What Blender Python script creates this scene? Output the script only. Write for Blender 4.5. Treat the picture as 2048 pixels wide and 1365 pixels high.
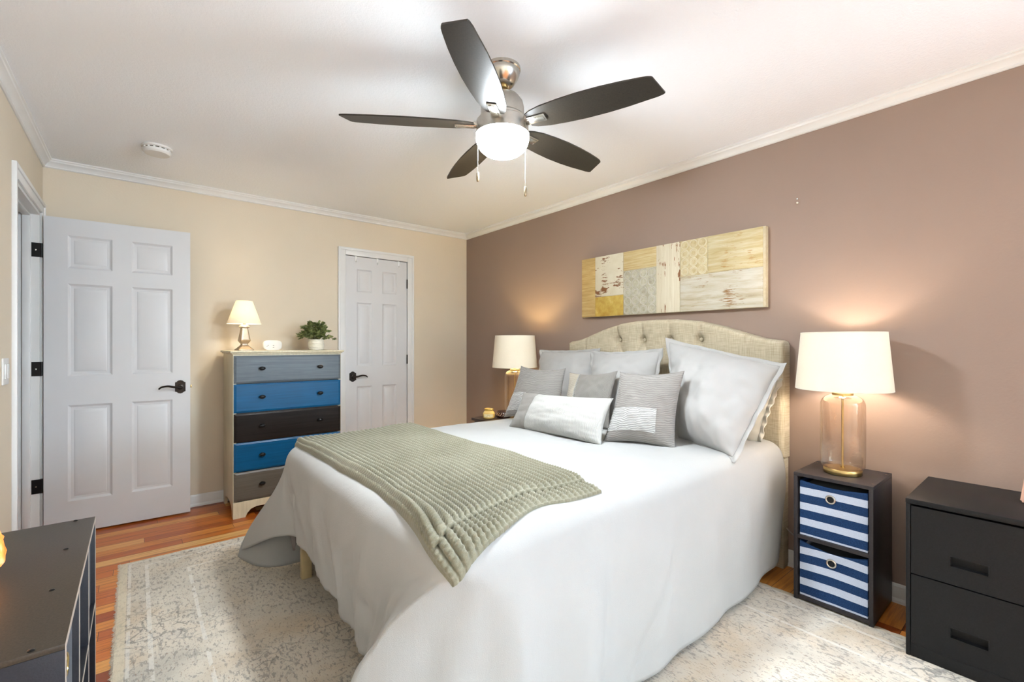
import bpy, bmesh, math, random
from mathutils import Vector, Matrix, noise

# ------------------------------------------------------------------ scene, camera, light
S = bpy.context.scene
COL = S.collection
for o in list(bpy.data.objects):
    bpy.data.objects.remove(o)

XL, XR, YB, YN, ZC = -0.463, 2.787, 4.175, -4.1, 2.41      # room shell

cam_d = bpy.data.cameras.new('camera')
cam = bpy.data.objects.new('camera', cam_d)
COL.objects.link(cam)
cam.location = (0, 0, 1.222)
cam.rotation_euler = (math.radians(90), 0, math.radians(-39.4))
cam_d.sensor_width = 36
cam_d.lens = 915 / 2048 * 36
cam_d.shift_y = 5.5 / 2048
cam_d.clip_start = 0.02
S.camera = cam

S.view_settings.view_transform = 'Standard'
S.view_settings.look = 'None'
S.view_settings.gamma = 1
S.view_settings.use_curve_mapping = False
S.view_settings.exposure = 0.31

w = bpy.data.worlds.new('world')
S.world = w
w.use_nodes = True
w.node_tree.nodes['Background'].inputs[0].default_value = (0.75, 0.87, 1.0, 1)
w.node_tree.nodes['Background'].inputs[1].default_value = 1.0


def area_light(name, loc, rot, sx, sy, energy, color):
    d = bpy.data.lights.new(name, 'AREA')
    d.shape = 'RECTANGLE'
    d.size, d.size_y, d.energy, d.color = sx, sy, energy, color
    o = bpy.data.objects.new(name, d)
    COL.objects.link(o)
    o.location, o.rotation_euler = loc, rot
    return o


# added area lights at two unseen windows, tilted up to brighten ceiling and room
for wy in (-2.35, -3.45):
    area_light('window_daylight', (XR - 0.02, wy, 1.45), (0, math.radians(90 + 18), 0), 1.2, 0.9, 205, (0.64, 0.82, 1.0))
W_FAN_EMIT = 340
W_BED, W_DRESS, W_SALT = 180.0, 150.0, 1.0


# ------------------------------------------------------------------ helpers
def lin(c):
    out = []
    for v in c[:3]:
        v = v / 255.0
        out.append(v / 12.92 if v <= 0.04045 else ((v + 0.055) / 1.055) ** 2.4)
    return (*out, 1.0)


class NT:
    """small node helper"""
    def __init__(self, name):
        self.m = bpy.data.materials.new(name)
        self.m.use_nodes = True
        self.t = self.m.node_tree
        self.b = self.t.nodes['Principled BSDF']
        self.out = self.t.nodes['Material Output']

    def n(self, typ, **kw):
        nd = self.t.nodes.new(typ)
        for k, v in kw.items():
            if k.startswith('i_'):
                nd.inputs[k[2:].replace('_', ' ')].default_value = v
            else:
                setattr(nd, k, v)
        return nd

    def l(self, a, b):
        self.t.links.new(a, b)

    def set(self, **kw):
        for k, v in kw.items():
            self.b.inputs[k.replace('_', ' ')].default_value = v

    def coord(self, scale=(1, 1, 1), kind='Object'):
        c = self.n('ShaderNodeTexCoord')
        mp = self.n('ShaderNodeMapping')
        mp.inputs['Scale'].default_value = scale
        self.l(c.outputs[kind], mp.inputs['Vector'])
        return mp.outputs['Vector']

    def noise(self, vec, scale, detail=4, rough=0.55, dist=0.0):
        nd = self.n('ShaderNodeTexNoise')
        nd.inputs['Scale'].default_value = scale
        nd.inputs['Detail'].default_value = detail
        nd.inputs['Roughness'].default_value = rough
        nd.inputs['Distortion'].default_value = dist
        self.l(vec, nd.inputs['Vector'])
        return nd.outputs['Fac']

    def ramp(self, fac, stops):
        r = self.n('ShaderNodeValToRGB')
        e = r.color_ramp.elements
        e[0].position, e[0].color = stops[0][0], lin(stops[0][1])
        e[1].position, e[1].color = stops[-1][0], lin(stops[-1][1])
        for p, c in stops[1:-1]:
            x = e.new(p)
            x.color = lin(c)
        self.l(fac, r.inputs['Fac'])
        return r.outputs['Color']

    def math(self, op, a, b=None, c=None):
        m = self.n('ShaderNodeMath', operation=op)
        for i, v in enumerate((a, b, c)):
            if v is None:
                continue
            if isinstance(v, (int, float)):
                m.inputs[i].default_value = v
            else:
                self.l(v, m.inputs[i])
        return m.outputs[0]

    def mix(self, fac, a, b, blend='MIX'):
        m = self.n('ShaderNodeMix', data_type='RGBA', blend_type=blend)
        for sock, v in ((m.inputs[0], fac), (m.inputs[6], a), (m.inputs[7], b)):
            if isinstance(v, (int, float)):
                sock.default_value = v
            elif isinstance(v, tuple):
                sock.default_value = lin(v) if len(v) == 3 else v
            else:
                self.l(v, sock)
        return m.outputs[2]

    def bump(self, h, strength=0.2, dist=0.01):
        b = self.n('ShaderNodeBump')
        b.inputs['Strength'].default_value = strength
        b.inputs['Distance'].default_value = dist
        self.l(h, b.inputs['Height'])
        self.l(b.outputs['Normal'], self.b.inputs['Normal'])

    def base(self, c):
        if isinstance(c, tuple):
            self.b.inputs['Base Color'].default_value = lin(c)
        else:
            self.l(c, self.b.inputs['Base Color'])


def plain(name, c, rough=0.5, metal=0.0, vary=0.04, vscale=6.0, bump=0.0, bscale=120, bdist=0.002, spec=0.5):
    t = NT(name)
    v = t.coord()
    f = t.noise(v, vscale, 3)
    lo = tuple(max(0, x * (1 - vary)) for x in c)
    hi = tuple(min(255, x * (1 + vary)) for x in c)
    t.base(t.ramp(f, [(0.3, lo), (0.7, hi)]))
    t.set(Roughness=rough, Metallic=metal)
    t.b.inputs['Specular IOR Level'].default_value = spec
    if bump:
        t.bump(t.noise(v, bscale, 3), bump, bdist)
    return t.m


def cloth(name, c, weave=700, amp=0.25, vary=0.03, wr=0.0, wscale=9, sheen=0.15, stripe=None, wvec=(1, 1, 1)):
    t = NT(name)
    v = t.coord()
    f = t.noise(v, 5, 3)
    lo = tuple(x * (1 - vary) for x in c)
    hi = tuple(min(255, x * (1 + vary)) for x in c)
    colr = t.ramp(f, [(0.3, lo), (0.7, hi)])
    h = t.noise(v, weave, 2)
    if stripe:                                   # fine rib woven into the cloth
        axis, freq, dark, amt = stripe
        sep = t.n('ShaderNodeSeparateXYZ')
        t.l(v, sep.inputs[0])
        wob = t.math('MULTIPLY', t.noise(v, 14, 2), 0.03)
        s = t.math('SINE', t.math('MULTIPLY', t.math('ADD', sep.outputs[axis], wob), freq))
        s = t.math('MULTIPLY_ADD', s, 0.5, 0.5)
        colr = t.mix(t.math('MULTIPLY', t.math('POWER', s, 3), amt), colr, dark)
        h = t.math('ADD', h, t.math('MULTIPLY', s, -1.0))
    if wr:
        h = t.math('ADD', t.math('MULTIPLY', h, 0.15), t.math('MULTIPLY', t.noise(t.coord(wvec), wscale, 3), wr))
    t.base(colr)
    t.set(Roughness=0.9)
    t.b.inputs['Specular IOR Level'].default_value = 0.15
    t.b.inputs['Sheen Weight'].default_value = sheen
    t.bump(h, amp, 0.004 if not wr else 0.02)
    return t.m


# ---- geometry
def box(bm, x0, x1, y0, y1, z0, z1, bev=0.0, seg=2):
    m = Matrix.Translation(((x0 + x1) / 2, (y0 + y1) / 2, (z0 + z1) / 2)) @ Matrix.Diagonal((abs(x1 - x0), abs(y1 - y0), abs(z1 - z0), 1))
    r = bmesh.ops.create_cube(bm, size=1, matrix=m)
    if bev > 0:
        ed = list({e for v in r['verts'] for e in v.link_edges})
        bmesh.ops.bevel(bm, geom=ed, offset=bev, segments=seg, affect='EDGES', profile=0.5)


def lathe(bm, cx, cy, prof, seg=48, squash=1.0, sq=False, rot=0.0, cap=True):
    """prof: list of (r, z); sq makes a square section"""
    rings = []
    for r, z in prof:
        ring = []
        for i in range(seg):
            a = 2 * math.pi * i / seg + rot
            k = 1.0
            if sq:
                k = 1 / (abs(math.cos(a - rot)) ** 9 + abs(math.sin(a - rot)) ** 9) ** (1 / 9)
            ring.append(bm.verts.new((cx + r * k * math.cos(a), cy + r * k * squash * math.sin(a), z)))
        rings.append(ring)
    for a, b in zip(rings, rings[1:]):
        for i in range(seg):
            j = (i + 1) % seg
            bm.faces.new((a[i], a[j], b[j], b[i]))
    if cap:
        bm.faces.new(list(reversed(rings[0])))
        bm.faces.new(rings[-1])


def tube(bm, pts, r, seg=8, closed=False):
    pts = [Vector(p) for p in pts]
    n = len(pts)
    rings = []
    ref = Vector((0, 0, 1))
    for i, p in enumerate(pts):
        a = pts[max(i - 1, 0)] if not closed else pts[(i - 1) % n]
        b = pts[min(i + 1, n - 1)] if not closed else pts[(i + 1) % n]
        d = (b - a).normalized()
        if abs(d.dot(ref)) > 0.95:
            ref = Vector((1, 0.2, 0)).normalized()
        s = d.cross(ref).normalized()
        t = d.cross(s).normalized()
        rr = r[i] if isinstance(r, (list, tuple)) else r
        rings.append([bm.verts.new(p + rr * (math.cos(2 * math.pi * k / seg) * s + math.sin(2 * math.pi * k / seg) * t)) for k in range(seg)])
    rng = range(n) if closed else range(n - 1)
    for i in rng:
        a, b = rings[i], rings[(i + 1) % n]
        for k in range(seg):
            j = (k + 1) % seg
            bm.faces.new((a[k], a[j], b[j], b[k]))
    if not closed:
        bm.faces.new(rings[0])
        bm.faces.new(list(reversed(rings[-1])))


def grid(bm, f, nu, nv, wrap=False):
    """f(i/nu, j/nv) -> point; returns vert table"""
    V = [[bm.verts.new(f(i / nu, j / nv)) for j in range(nv + 1)] for i in range(nu + 1)]
    for i in range(nu):
        for j in range(nv):
            bm.faces.new((V[i][j], V[i + 1][j], V[i + 1][j + 1], V[i][j + 1]))
    return V


def smooth_curve(p, n=8):
    """Catmull-Rom through the points"""
    p = [Vector(q) for q in p]
    out = []
    for i in range(len(p) - 1):
        a, b, c, d = p[max(i - 1, 0)], p[i], p[i + 1], p[min(i + 2, len(p) - 1)]
        for k in range(n):
            t = k / n
            out.append(0.5 * ((2 * b) + (c - a) * t + (2 * a - 5 * b + 4 * c - d) * t * t + (3 * b - a - 3 * c + d) * t ** 3))
    out.append(p[-1])
    return out


def link(name, bm, mat, parent=None, smooth=True, angle=40, recalc=True):
    """one mesh object from a bmesh authored in world coordinates"""
    if recalc:
        bmesh.ops.recalc_face_normals(bm, faces=bm.faces)
    if parent is not None:
        org = parent['_o'] if '_o' in parent.keys() else parent.location
        org = Vector(org)
    else:
        xs = [v.co.x for v in bm.verts]; ys = [v.co.y for v in bm.verts]; zs = [v.co.z for v in bm.verts]
        org = Vector(((min(xs) + max(xs)) / 2, (min(ys) + max(ys)) / 2, min(zs)))
    for v in bm.verts:
        v.co -= org
    me = bpy.data.meshes.new(name)
    bm.to_mesh(me)
    bm.free()
    if mat is not None:
        me.materials.append(mat)
    if smooth:
        me.polygons.foreach_set('use_smooth', [True] * len(me.polygons))
        me.set_sharp_from_angle(angle=math.radians(angle))
    o = bpy.data.objects.new(name, me)
    COL.objects.link(o)
    if parent is not None:
        o.parent = parent
        ORG[o.name] = org
    else:
        o.location = org
        ORG[o.name] = org
    return o


ORG = {}


def sub(name, bm, mat, parent, **kw):
    """part of a thing that is itself a mesh (origins coincide)"""
    org = ORG[parent.name]
    bmesh.ops.recalc_face_normals(bm, faces=bm.faces)
    for v in bm.verts:
        v.co -= org
    me = bpy.data.meshes.new(name)
    bm.to_mesh(me)
    bm.free()
    me.materials.append(mat)
    me.polygons.foreach_set('use_smooth', [True] * len(me.polygons))
    me.set_sharp_from_angle(angle=math.radians(kw.get('angle', 40)))
    o = bpy.data.objects.new(name, me)
    COL.objects.link(o)
    o.parent = parent
    ORG[o.name] = org
    return o


def thing(name, label, cat, loc, group=None):
    o = bpy.data.objects.new(name, None)
    COL.objects.link(o)
    o.location = loc
    o.empty_display_size = 0.1
    o['label'], o['category'] = label, cat
    if group:
        o['group'] = group
    ORG[o.name] = Vector(loc)
    return o


def tag(o, label, cat, group=None):
    o['label'], o['category'] = label, cat
    if group:
        o['group'] = group
    return o


def part(name, bm, mat, parent, label=None, **kw):
    o = sub(name, bm, mat, parent, **kw)
    if label:
        o['label'] = label
    return o


def struct(name, bm, mat, **kw):
    o = link(name, bm, mat, **kw)
    o['kind'] = 'structure'
    return o


def point_light(name, loc, energy, color, radius, parent):
    d = bpy.data.lights.new(name, 'POINT')
    d.energy, d.color, d.shadow_soft_size = energy, color, radius
    o = bpy.data.objects.new(name, d)
    COL.objects.link(o)
    o.parent = parent
    o.location = Vector(loc) - ORG[parent.name]
    return o


def copy_tree(o, delta, parent=None):
    c = o.copy()
    COL.objects.link(c)
    if parent is None:
        c.location = o.location + Vector(delta)
        ORG[c.name] = ORG[o.name] + Vector(delta)
    else:
        c.parent = parent
        ORG[c.name] = ORG[parent.name]
    for ch in [q for q in bpy.data.objects if q.parent == o]:
        copy_tree(ch, delta, c)
    return c


NB = bmesh.new

# ------------------------------------------------------------------ materials
def wall_paint(name, c):
    t = NT(name)
    v = t.coord()
    f = t.noise(v, 1.3, 3)
    t.base(t.ramp(f, [(0.3, tuple(x * 0.985 for x in c)), (0.7, tuple(min(255, x * 1.01) for x in c))]))
    t.set(Roughness=0.62)
    t.b.inputs['Specular IOR Level'].default_value = 0.3
    t.bump(t.noise(v, 90, 4), 0.12, 0.004)
    return t.m


M_BEIGE = wall_paint('beige_wall_paint', (216, 203, 182))
M_MAUVE = wall_paint('mauve_wall_paint', (146, 126, 114))


def ceiling_mat():
    t = NT('textured_ceiling_paint')
    v = t.coord()
    t.base((244, 248, 253))
    t.set(Roughness=0.9)
    n = t.math('ADD', t.noise(v, 70, 5, 0.6), t.math('MULTIPLY', t.noise(v, 190, 3), 0.5))
    t.bump(n, 0.35, 0.006)
    return t.m


M_CEIL = ceiling_mat()
M_TRIM = plain('white_trim_paint', (222, 222, 220), 0.35, vary=0.01)
M_DOOR = plain('white_door_paint', (210, 210, 211), 0.38, vary=0.012, vscale=2)


def floor_mat():
    t = NT('mixed_hardwood_floor')
    c = t.n('ShaderNodeTexCoord')
    sep = t.n('ShaderNodeSeparateXYZ')
    t.l(c.outputs['Object'], sep.inputs[0])
    x, y = sep.outputs[0], sep.outputs[1]
    W, L = 0.083, 0.95
    yr = t.math('DIVIDE', y, W)
    row = t.math('FLOOR', yr)
    wn = t.n('ShaderNodeTexWhiteNoise', noise_dimensions='1D')
    t.l(row, wn.inputs['W'])
    xo = t.math('DIVIDE', t.math('ADD', x, t.math('MULTIPLY', wn.outputs['Value'], 7.0)), L)
    colm = t.math('FLOOR', xo)
    cmb = t.n('ShaderNodeCombineXYZ')
    t.l(row, cmb.inputs[0]); t.l(colm, cmb.inputs[1])
    w2 = t.n('ShaderNodeTexWhiteNoise', noise_dimensions='2D')
    t.l(cmb.outputs[0], w2.inputs['Vector'])
    plank = t.ramp(w2.outputs['Value'], [(0.0, (132, 60, 22)), (0.22, (184, 92, 34)), (0.5, (214, 122, 44)), (0.75, (224, 142, 58)), (0.9, (232, 162, 80)), (1.0, (244, 200, 130))])
    # grain along the plank
    off = t.n('ShaderNodeCombineXYZ')
    t.l(t.math('MULTIPLY', x, 2.2), off.inputs[0])
    t.l(t.math('MULTIPLY', y, 42.0), off.inputs[1])
    t.l(t.math('MULTIPLY', w2.outputs['Value'], 50), off.inputs[2])
    g = t.noise(off.outputs[0], 1.6, 6, 0.6, 0.6)
    colr = t.mix(0.75, plank, t.ramp(g, [(0.28, (150, 105, 75)), (0.5, (232, 222, 212)), (0.75, (255, 248, 240))]), 'MULTIPLY')
    fy = t.math('FRACT', yr); fx = t.math('FRACT', xo)
    ey = t.math('MINIMUM', fy, t.math('SUBTRACT', 1.0, fy))
    ex = t.math('MULTIPLY', t.math('MINIMUM', fx, t.math('SUBTRACT', 1.0, fx)), L / W)
    e = t.math('MINIMUM', ex, ey)
    gap = t.math('LESS_THAN', e, 0.012)
    t.base(t.mix(gap, colr, (50, 22, 10)))
    t.set(Roughness=0.3)
    t.bump(t.math('SUBTRACT', t.math('MULTIPLY', g, 0.25), gap), 0.15, 0.003)
    return t.m


M_FLOOR = floor_mat()
M_BLACK = plain('black_metal', (26, 25, 25), 0.35, 0.5, vary=0.08)
M_BRONZE = plain('dark_bronze', (44, 38, 34), 0.32, 0.85, vary=0.1, vscale=20)
M_NICKEL = plain('brushed_nickel', (196, 192, 184), 0.24, 1.0, vary=0.04, vscale=30)
M_NICKEL_D = plain('brushed_nickel_housing', (188, 184, 176), 0.34, 1.0, vary=0.04, vscale=30)
M_BRONZE_L = plain('aged_brass_knob', (150, 136, 112), 0.35, 0.9, vary=0.06, vscale=30)
M_BRASS = plain('satin_brass', (190, 165, 110), 0.3, 1.0, vary=0.05, vscale=20)
M_WHITEPL = plain('white_plastic', (222, 221, 217), 0.4, vary=0.01)
M_DARKWOOD = plain('dark_laminate', (52, 46, 44), 0.42, vary=0.05, vscale=40, bump=0.1, bscale=300)
M_SHELFTOP = M_DARKWOOD

# ------------------------------------------------------------------ room shell
WT = 0.115
b = NB(); box(b, -1.6, XR + WT, YN - WT, YB + WT, -0.1, 0); struct('floor', b, M_FLOOR, smooth=False)
b = NB(); box(b, -1.6, XR + WT, YN - WT, YB + WT, ZC, ZC + 0.1); struct('ceiling', b, M_CEIL, smooth=False)
# left wall with the entry door opening
OY0, OY1, OZ = 3.29, 4.075, 2.04
b = NB()
box(b, XL - WT, XL, YN, OY0, 0, ZC); box(b, XL - WT, XL, OY1, YB + WT, 0, ZC); box(b, XL - WT, XL, OY0, OY1, OZ, ZC)
struct('wall_left', b, M_BEIGE, smooth=False)
# back wall with the closet opening
CX0, CX1, CZ = 1.458, 2.092, 2.04
b = NB()
box(b, XL, CX0, YB, YB + WT, 0, ZC); box(b, CX1, XR + WT, YB, YB + WT, 0, ZC); box(b, CX0, CX1, YB, YB + WT, CZ, ZC)
struct('wall_back', b, M_BEIGE, smooth=False)
b = NB(); box(b, XL - WT, XR + WT, YN - WT, YN, 0, ZC); struct('wall_near', b, M_BEIGE, smooth=False)
# right wall with two added windows, out of view, placed for the room light
wins = [(-3.95, -2.95), (-2.85, -1.85)]
b = NB()
ys_ = [YN, -3.95, -2.95, -2.85, -1.85, YB]
for i in (0, 2, 4):
    box(b, XR, XR + WT, ys_[i], ys_[i + 1], 0, ZC)
for y0, y1 in wins:
    box(b, XR, XR + WT, y0, y1, 0, 0.8); box(b, XR, XR + WT, y0, y1, 2.1, ZC)
struct('wall_right', b, M_MAUVE, smooth=False)
gl = NT('window_glass')
gl.set(Roughness=0.02); gl.b.inputs['Transmission Weight'].default_value = 1.0
for k, (y0, y1) in enumerate(wins):
    b = NB()
    for a in ((y0, y0 + 0.05, 0.8, 2.1), (y1 - 0.05, y1, 0.8, 2.1), (y0 + 0.05, y1 - 0.05, 0.8, 0.85), (y0 + 0.05, y1 - 0.05, 2.05, 2.1), (y0 + 0.05, y1 - 0.05, 1.43, 1.47)):
        box(b, XR + 0.04, XR + 0.09, a[0], a[1], a[2], a[3])
    wo = struct('window_%d' % (k + 1), b, M_TRIM, smooth=False)
    b = NB(); box(b, XR + 0.063, XR + 0.067, y0 + 0.05, y1 - 0.05, 0.85, 2.05)
    part('pane', b, gl.m, wo)
# hallway beyond the open door
b = NB(); box(b, -1.6, -1.5, 2.2, YB + WT, 0, ZC); box(b, -1.5, XL - WT, 2.2, 2.3, 0, ZC); box(b, -1.5, XL - WT, YB + 0.06, YB + WT, 0, ZC)
struct('wall_hall', b, M_BEIGE, smooth=False)
b = NB(); box(b, CX0 - 0.05, CX1 + 0.05, YB + WT, YB + WT + 0.02, 0, ZC); struct('wall_closet', b, M_BEIGE, smooth=False)


# crown moulding: profile (out from wall, down from ceiling)
CROWN = [(0.0, 0.0), (0.045, 0.0), (0.045, 0.008), (0.039, 0.012), (0.036, 0.02), (0.026, 0.026), (0.016, 0.036), (0.012, 0.044), (0.012, 0.05), (0.006, 0.054), (0.0, 0.054)]
BASE = [(0.0, 0.0), (0.022, 0.0), (0.021, 0.012), (0.015, 0.02), (0.013, 0.022), (0.013, 0.062), (0.011, 0.068), (0.011, 0.074), (0.006, 0.084), (0.0, 0.086)]


def run_x(bm, prof, y, sgn, x0, x1, z0, zs):
    r = []
    for x in (x0, x1):
        r.append([bm.verts.new((x, y + sgn * d, z0 + zs * h)) for d, h in prof])
    n = len(prof)
    for i in range(n):
        j = (i + 1) % n
        bm.faces.new((r[0][i], r[0][j], r[1][j], r[1][i]))
    bm.faces.new(r[0]); bm.faces.new(list(reversed(r[1])))


def run_y(bm, prof, x, sgn, y0, y1, z0, zs):
    r = []
    for y in (y0, y1):
        r.append([bm.verts.new((x + sgn * d, y, z0 + zs * h)) for d, h in prof])
    n = len(prof)
    for i in range(n):
        j = (i + 1) % n
        bm.faces.new((r[0][i], r[0][j], r[1][j], r[1][i]))
    bm.faces.new(r[0]); bm.faces.new(list(reversed(r[1])))


b = NB(); run_x(b, CROWN, YB, -1, XL, XR, ZC, -1); struct('trim_1', b, M_TRIM, angle=25)
b = NB(); run_y(b, CROWN, XL, 1, YN, YB, ZC, -1); struct('trim_2', b, M_TRIM, angle=25)
b = NB(); run_y(b, CROWN, XR, -1, YN, YB, ZC, -1); struct('trim_3', b, M_TRIM, angle=25)
b = NB(); run_x(b, CROWN, YN, 1, XL, XR, ZC, -1); struct('trim_4', b, M_TRIM, angle=25)
b = NB(); run_x(b, BASE, YB, -1, XL, 1.396, 0, 1); run_x(b, BASE, YB, -1, 2.158, XR, 0, 1); struct('baseboard_back', b, M_TRIM, angle=25)
b = NB(); run_y(b, BASE, XR, -1, YN, YB, 0, 1); struct('baseboard_right', b, M_TRIM, angle=25)
b = NB(); run_y(b, BASE, XL, 1, YN, 3.222, 0, 1); struct('baseboard_left', b, M_TRIM, angle=25)

# casings: colonial profile approximated by two stepped boards
def casing_y(bm, x, y0, y1, z1, wd=0.066):
    """casing round an opening in the left wall"""
    for (a, c) in ((y0 - wd, y0), (y1, y1 + wd)):
        box(bm, x, x + 0.012, a, c, 0, z1 + wd, 0.002)
    box(bm, x, x + 0.012, y0, y1, z1, z1 + wd, 0.002)
    box(bm, x - 0.001, x + 0.019, y0 - wd - 0.001, y0 - wd + 0.022, 0, z1 + wd + 0.001, 0.004)
    box(bm, x - 0.001, x + 0.019, y1 + wd - 0.022, y1 + wd + 0.001, 0, z1 + wd + 0.001, 0.004)
    box(bm, x - 0.001, x + 0.0188, y0 - wd - 0.0005, y1 + wd + 0.0005, z1 + wd - 0.022, z1 + wd + 0.0015, 0.004)


b = NB(); casing_y(b, XL, OY0, OY1, OZ)
# jamb and stop
box(b, XL - WT, XL, OY1 - 0.018, OY1, 0, OZ); box(b, XL - WT, XL, OY0, OY0 + 0.018, 0, OZ); box(b, XL - WT, XL, OY0 + 0.018, OY1 - 0.018, OZ - 0.018, OZ)
box(b, XL - 0.075, XL - 0.04, OY1 - 0.03, OY1 - 0.018, 0, OZ - 0.018, 0.002); box(b, XL - 0.075, XL - 0.04, OY0 + 0.018, OY0 + 0.03, 0, OZ - 0.018, 0.002)
box(b, XL - 0.075, XL - 0.04, OY0 + 0.03, OY1 - 0.03, OZ - 0.03, OZ - 0.018, 0.002)
struct('trim_5', b, M_TRIM, angle=25)
b = NB()
wd = 0.066
CI0, CI1, CIZ = 1.468, 2.082, 2.033
for (a, c) in ((CI0 - wd, CI0), (CI1, CI1 + wd)):
    box(b, a, c, YB - 0.012, YB, 0, CIZ + wd, 0.002)
box(b, CI0, CI1, YB - 0.012, YB, CIZ, CIZ + wd, 0.002)
box(b, CI0 - wd - 0.001, CI0 - wd + 0.022, YB - 0.019, YB + 0.001, 0, CIZ + wd + 0.001, 0.004)
box(b, CI1 + wd - 0.022, CI1 + wd + 0.001, YB - 0.019, YB + 0.001, 0, CIZ + wd + 0.001, 0.004)
box(b, CI0 - wd - 0.0005, CI1 + wd + 0.0005, YB - 0.0188, YB + 0.001, CIZ + wd - 0.022, CIZ + wd + 0.0015, 0.004)
box(b, CX0, CI0, YB, YB + WT, 0, CZ); box(b, CI1, CX1, YB, YB + WT, 0, CZ); box(b, CI0, CI1, YB, YB + WT, CIZ, CZ)
struct('trim_6', b, M_TRIM, angle=25)


# ------------------------------------------------------------------ doors
def door_bm(W, H, T, cols, rows):
    """six panel slab, x 0..W, front at y=0 facing -y, back y=T"""
    bm = NB()
    xb = [0, cols[0][0], cols[0][1], cols[1][0], cols[1][1], W]
    zb = [0]
    for r in rows:
        zb += [r[0], r[1]]
    zb.append(H)
    for i in range(5):
        for j in range(len(zb) - 1):
            x0, x1, z0, z1 = xb[i], xb[i + 1], zb[j], zb[j + 1]
            if i in (1, 3) and j % 2 == 1:
                prev = None
                for ins, dep in ((0, 0), (0.004, 0.0035), (0.014, 0.008), (0.028, 0.0085), (0.034, 0.006), (0.052, 0.002)):
                    ring = [bm.verts.new(p) for p in ((x0 + ins, dep, z0 + ins), (x1 - ins, dep, z0 + ins), (x1 - ins, dep, z1 - ins), (x0 + ins, dep, z1 - ins))]
                    if prev:
                        for k in range(4):
                            bm.faces.new((prev[k], prev[(k + 1) % 4], ring[(k + 1) % 4], ring[k]))
                    prev = ring
                bm.faces.new(prev)
            else:
                bm.faces.new([bm.verts.new(p) for p in ((x0, 0, z0), (x1, 0, z0), (x1, 0, z1), (x0, 0, z1))])
    bmesh.ops.remove_doubles(bm, verts=bm.verts, dist=1e-5)
    # sides and back
    loop = [e for e in bm.edges if len(e.link_faces) == 1]
    ex = bmesh.ops.extrude_edge_only(bm, edges=loop)
    vs = [g for g in ex['geom'] if isinstance(g, bmesh.types.BMVert)]
    for v in vs:
        v.co.y = T
    bmesh.ops.contextual_create(bm, geom=[g for g in ex['geom'] if isinstance(g, bmesh.types.BMEdge)])
    bmesh.ops.recalc_face_normals(bm, faces=bm.faces)
    return bm


def lever_bm(x, y, z, sgn):
    """arched back plate, boss and curved lever reaching towards sgn*x; front of the door at y, facing -y"""
    bm = NB()
    prof = []
    wv, hv = 0.031, 0.036
    pts = [(-wv, -hv), (wv, -hv)]
    outline = [(-wv, -hv + 0.004), (-wv * 0.72, -hv), (-wv * 0.4, -hv - 0.009), (0, -hv - 0.012), (wv * 0.4, -hv - 0.009), (wv * 0.72, -hv), (wv, -hv + 0.004)]
    outline += [(-a, -c) for a, c in outline]
    f0 = [bm.verts.new((x + a, y, z + c)) for a, c in outline]
    f1 = [bm.verts.new((x + a * 0.93, y - 0.008, z + c * 0.93)) for a, c in outline]
    n = len(outline)
    for i in range(n):
        j = (i + 1) % n
        bm.faces.new((f0[i], f0[j], f1[j], f1[i]))
    bm.faces.new(f1); bm.faces.new(f0)
    tube(bm, [(x, y - 0.006, z), (x, y - 0.02, z), (x, y - 0.022, z), (x, y - 0.05, z)], [0.021, 0.019, 0.012, 0.011], 20)
    c = smooth_curve([(x - sgn * 0.006, y - 0.045, z), (x + sgn * 0.03, y - 0.05, z + 0.002), (x + sgn * 0.07, y - 0.05, z + 0.011), (x + sgn * 0.105, y - 0.048, z + 0.006), (x + sgn * 0.122, y - 0.045, z - 0.008)], 6)
    tube(bm, c, [0.0095 - 0.0045 * i / (len(c) - 1) for i in range(len(c))], 10)
    return bm


def rot_about(bm, p, ang):
    bmesh.ops.rotate(bm, verts=bm.verts, cent=p, matrix=Matrix.Rotation(ang, 3, 'Z'))


ROWS = [(0.203, 0.816), (1.003, 1.594), (1.693, 1.902)]
# open entry door: hinged at the far jamb, swung almost flat against the back wall
HX, HY, DA = -0.446, 4.052, math.atan2(-0.032, 0.75)
b = door_bm(0.748, 2.01, 0.035, ((0.109, 0.324), (0.423, 0.645)), ROWS)
bmesh.ops.translate(b, verts=b.verts, vec=(HX, HY, 0.012))
rot_about(b, (HX, HY, 0), DA)
d1 = struct('door_1', b, M_DOOR, angle=20)
b = lever_bm(HX + 0.690, HY, 0.915, -1); rot_about(b, (HX, HY, 0), DA); part('door_handle', b, M_BRONZE, d1, 'dark bronze curved lever handle')
for hz in (0.336, 1.065, 1.804):
    b = NB()
    # leaf let into the jamb with rounded corners, and the knuckle
    box(b, XL - 0.036, XL + 0.004, OY1 - 0.0205, OY1 - 0.018, hz - 0.044, hz + 0.044)
    tube(b, [(XL + 0.008, OY1 - 0.016, hz - 0.044), (XL + 0.008, OY1 - 0.016, hz + 0.044)], 0.006, 10)
    hg = part('hinge', b, M_BLACK, d1, 'black butt hinge')
    b = NB()
    for dz in (0,):
        lathe(b, XL - 0.016, OY1 - 0.0206, [(0.0045, hz + dz - 0.004), (0.0045, hz + dz + 0.004)], 10)
    part('screw', b, M_NICKEL, hg)
b = NB(); box(b, HX + 0.748, HX + 0.757, HY + 0.010, HY + 0.026, 0.905, 0.925, 0.002); rot_about(b, (HX, HY, 0), DA); part('latch_bolt', b, M_BRASS, d1)

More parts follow.
